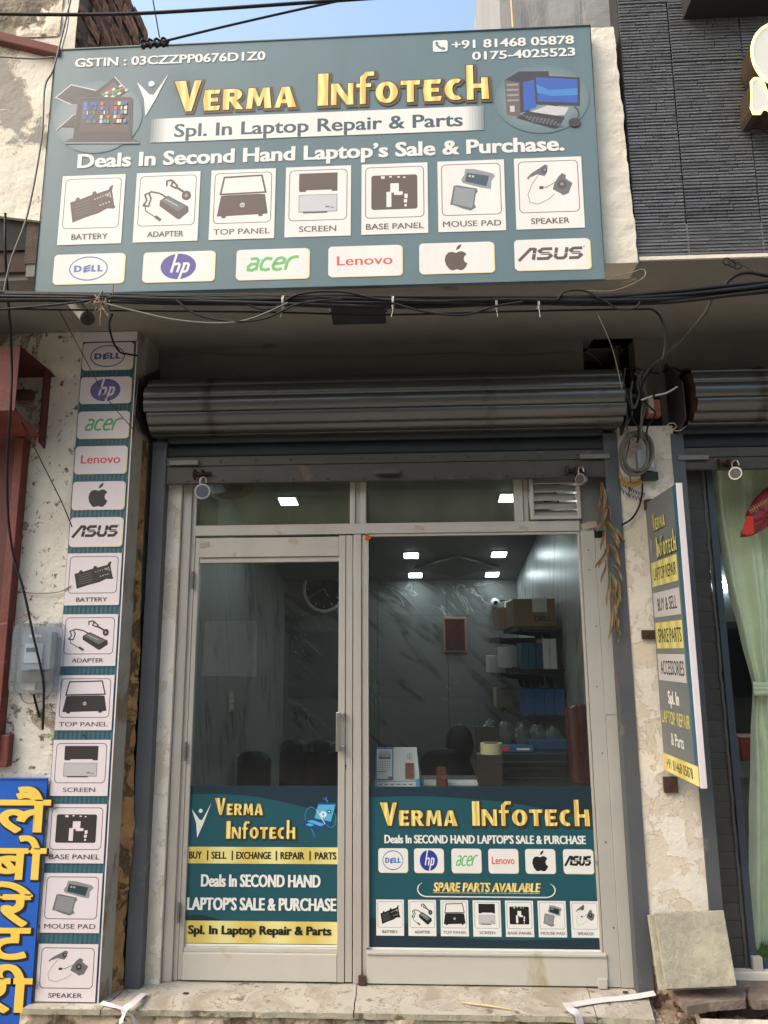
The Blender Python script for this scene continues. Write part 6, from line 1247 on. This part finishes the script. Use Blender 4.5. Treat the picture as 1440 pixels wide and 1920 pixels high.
c = at(428, 1215, -.0); MB_ = MB(); q = [at(385, 1165, -.0095), at(482, 1165, -.0095), at(481, 1268, -.0095), at(378, 1268, -.0095)]
glass('glue_mark', (.93, .94, .97, 1), .1, haze=.06, hazecol=(.42, .47, .52, 1))
MB_.add(q, [(0, 3, 2, 1)]); tag(MB_.build('poster_residue', 'glue_mark'), 'pale square residue of a removed poster on the door glass', 'residue')

# ================================================================== RIGHT SHOP
tp = thing('tiled_pier', 'narrow pier of small black tiles at the edge of the right shop', 'pier', (1.42, 0, .06))
box('grout', 'white_grout', tp, 1.375, 1.466, .002, .06, .05, 2.45); tm = MB().box(.001, .0875, -.004, .0, .0015, .0725).mesh('tile', 'black_tile')
for k in range(32): o = bpy.data.objects.new('tile', tm); COL.objects.link(o); o.location = (1.376+.001*(k % 2), .001+random.uniform(-.0008, .0), .056+.0742*k); adopt(o, tp)
b = MB(); b.grid(lambda u_, v_: Vector((1.464+.014*u_+.006*noise.fractal(Vector((0, 0, v_*26)), .8, 2, 4), -.012+.01*u_, .06+2.36*v_)), 3, 90, sm=False); b.build('plaster_seam', 'cable_grey', tp, solid=.006)
box('wood_strip', 'wood_strip', tp, 1.348, 1.366, -.045, .02, .05, 2.42, .002)
rf = thing('glass_shopfront', 'glazed front of the neighbouring shop with dark blue frame', 'window', (1.9, 0, .06))
box('post', 'navy_frame', rf, 1.482, 1.515, -.015, .03, .075, 2.45, .002); box('bottom_frame', 'navy_frame', rf, 1.515, 2.6, -.01, .03, .075, .10); pane('pane', 1.515, 2.6, .10, 2.45, 'shop_glass', rf, .005)
c = at(1420, 1812, -.03); box('floor_catch', 'rail_dirty', rf, c.x-.02, c.x+.022, -.04, -.012, .075, .135, .002)
rr = thing('neighbour_room', 'dim interior of the neighbouring shop behind the green curtain', 'room', (1.9, 1.5, 0))
box('back_wall', 'dark_room', rr, 1.3, 3.6, 3.2, 3.25, 0, 2.9); box('upper_back_wall', 'grey_room', rr, 1.3, 3.6, 3.18, 3.199, 1.75, 2.9); box('side_wall', 'grey_room', rr, 1.10, 1.36, .1, 3.2, 0, 2.9); box('side_wall', 'grey_room', rr, 3.6, 3.65, .1, 3.2, 0, 2.9)
box('room_ceiling', 'ceiling_paint', rr, 1.3, 3.65, .1, 3.25, 2.62, 2.66); box('room_floor', 'floor_tile', rr, 1.3, 3.65, .05, 3.25, .02, .06); box('wall_light', 'led_panel', rr, 2.72, 2.86, 3.15, 3.175, 2.06, 2.12)
kt = thing('marble_counter', 'pale veined counter inside the neighbouring shop', 'counter', (1.9, .5, .06)); q0, q1 = at(1370, 1430, .35), at(1440, 1405, .35)
box('top', 'counter_side', kt, q0.x-.02, 2.3, .30, .75, q0.z-.07, q0.z, .003); box('front', 'counter_marble', kt, q0.x+.0, 2.3, .36, .72, .06, q0.z-.07); box('back_rail', 'counter_side', kt, q0.x-.05, q0.x+.03, .30, 1.1, q0.z, q0.z+.13, .003)
tag(box('red_box', 'box_red', None, q0.x+.09, q0.x+.30, .42, .60, q0.z, q0.z+.12, .003), 'red box on the counter of the neighbouring shop', 'box')
# artificial grass strip
b = MB(); rn = random.Random(6)
for k in range(3600):
    x, y = rn.uniform(1.52, 2.3), rn.uniform(.035, .26); h_ = rn.uniform(.015, .04); a_ = rn.uniform(0, 6.28); dx, dy = .002*math.cos(a_), .002*math.sin(a_); lx, ly = rn.gauss(0, .01), rn.gauss(0, .01)
    b.add([(x-dx, y-dy, .10), (x+dx, y+dy, .10), (x+lx, y+ly, .10+h_)], [(0, 1, 2)])
b.box(1.52, 2.3, .034, .27, .06, .10); o = b.build('artificial_grass', 'grass_fibre'); tag(o, 'strip of green artificial grass at the foot of the curtain', 'grass', kind='stuff')
# curtain: folds gathered by a tie
cu = thing('green_curtain', 'pale green patterned curtain tied back in the neighbouring shop', 'curtain', (1.8, .14, .1)); YC = .16
def edge(pts, z):
    P = [at(px, py, YC) for px, py in pts]; P.sort(key=lambda p: p.z)
    for a_, c_ in zip(P, P[1:]):
        if a_.z <= z <= c_.z: t = (z-a_.z)/(c_.z-a_.z); t = t*t*(3-2*t)*.35+t*.65; return a_.x+(c_.x-a_.x)*t
    return P[0].x if z < P[0].z else P[-1].x
LE = [(1332, 850), (1342, 960), (1362, 1090), (1390, 1200), (1412, 1285), (1408, 1400), (1404, 1560), (1402, 1700), (1400, 1822)]
zt, zb = at(1340, 800, YC).z, at(1400, 1822, YC).z; ztie = at(1420, 1290, YC).z
def cloth(x_right, m, amp, nf, yoff, name, LE=LE, ph=0):
    b = MB(); nu, nv = 110, 70
    def fn(u_, v_):
        z = zb+(zt-zb)*v_; xl = edge(LE, z); w_ = 1-.80*math.exp(-((z-ztie)/.34)**2); xr = xl+(x_right-xl)*(.30+.70*w_) ; x = xl+(xr-xl)*u_
        A = amp*(.5+.5*w_); fold = math.sin(u_*math.pi*2*nf+ph+1.2*math.sin(u_*9))+.35*math.sin(u_*math.pi*4.6*nf+2+z*2)
        return Vector((x, YC+yoff-A*fold+.004*noise.noise(Vector((u_*20, z*10, 0))), z))
    b.grid(fn, nu, nv); return b.build(name, m, cu)
cloth(2.3, 'green_curtain', .030, 5, 0, 'drape'); 
LE2 = [(1352, 850), (1378, 960), (1400, 1100), (1420, 1200), (1432, 1285), (1445, 1400), (1450, 1822)]
cloth(2.5, 'ochre_lining', .02, 3, .09, 'lining', LE2, 1)
tb = at(1428, 1291, YC-.06); b = MB()
for k in range(3): b.tube([(tb.x-.04+.03*i, YC-.055-.01*math.sin(i*.9)-.012*k*0, tb.z-.022+.02*k+.003*math.sin(i+k)) for i in range(9)], .014, 8)
b.build('tie', 'green_curtain', cu)
rg = thing('red_garment', 'red satin blouse with gold embroidery hanging before the green curtain', 'garment', (1.6, .06, 2.0)); YG = .05
out = [(1387, 1008), (1394, 985), (1402, 955), (1420, 930), (1445, 910), (1475, 905), (1500, 960), (1480, 990), (1446, 985), (1425, 996), (1412, 1003), (1400, 1006)]
P = path([(a_, c_) for a_, c_ in out]+[out[0]], YG, 4)[:-1]; b = MB(); cx_ = sum(p.x for p in P)/len(P); cz_ = sum(p.z for p in P)/len(P)
rings = [[Vector((cx_+(p.x-cx_)*s_, YG-.03*(1-s_**2)+.016*noise.noise(Vector((p.x*30, s_*3, p.z*30))), cz_+(p.z-cz_)*s_)) for p in P] for s_ in (1, .8, .6, .4, .2, .05)]
vs = [p for r_ in rings for p in r_]; nn = len(P); b.add(vs, [(i*nn+j, i*nn+(j+1) % nn, (i+1)*nn+(j+1) % nn, (i+1)*nn+j) for i in range(5) for j in range(nn)], 0, True); b.build('bodice', 'red_satin', rg, solid=.004)
b = MB(); P = [at(px, py, YG-.045) for px, py in ((1391, 1000), (1399, 968), (1412, 968), (1414, 1000), (1402, 1004))]; b.add(P, [tuple(range(5))]); b.build('cuff_panel', 'orange_satin', rg, solid=.003)
b = MB(); 
for i in range(9):
    p = at(1406+4.2*i, 958-2.6*i, YG-.05); b.tube([p, p+Vector((.012, -.001, .006))], .0014, 4); b.tube([p, p+Vector((-.003, -.001, .013))], .0012, 4); b.tube([p+Vector((.002, 0, -.002)), p+Vector((.008, -.001, -.012))], .0012, 4)
b.build('embroidery', 'embroidery', rg)
# channel letters on the dark cladding
def channel(name, outline, label):
    t_ = thing('channel_letter', label, 'letter', tuple(outline[0])); A = [(p.x, p.z) for p in outline]; b = MB(); b.prism(A, lambda x, z, t: (x, t, z), -.945, -.84); b.build('side_wall', 'sign_side', t_)
    b = MB(); b.prism(A, lambda x, z, t: (x, t, z), -.949, -.9455); b.build('face', 'sign_white', t_); MB().tube([(x, -.949, z) for x, z in A], .006, 6, close=True).build('light_edge', 'led_yellow', t_)
cc = at(1462, 103, -.945); channel('round', [Vector((cc.x+.118*math.cos(t*math.pi/20), 0, cc.z+.155*math.sin(t*math.pi/20))) for t in range(40)], 'white round light box with yellow rim at the top right edge')
LM = [(1408, 155), (1413, 149), (1422, 149), (1430, 156), (1445, 195), (1462, 152), (1480, 150), (1488, 160), (1488, 210), (1476, 216), (1470, 200), (1460, 213), (1446, 213), (1438, 206), (1430, 205), (1424, 214), (1412, 214), (1408, 204)]
channel('m', [at(px, py, -.945) for px, py in LM], 'white raised letter with yellow rim below the round light box')
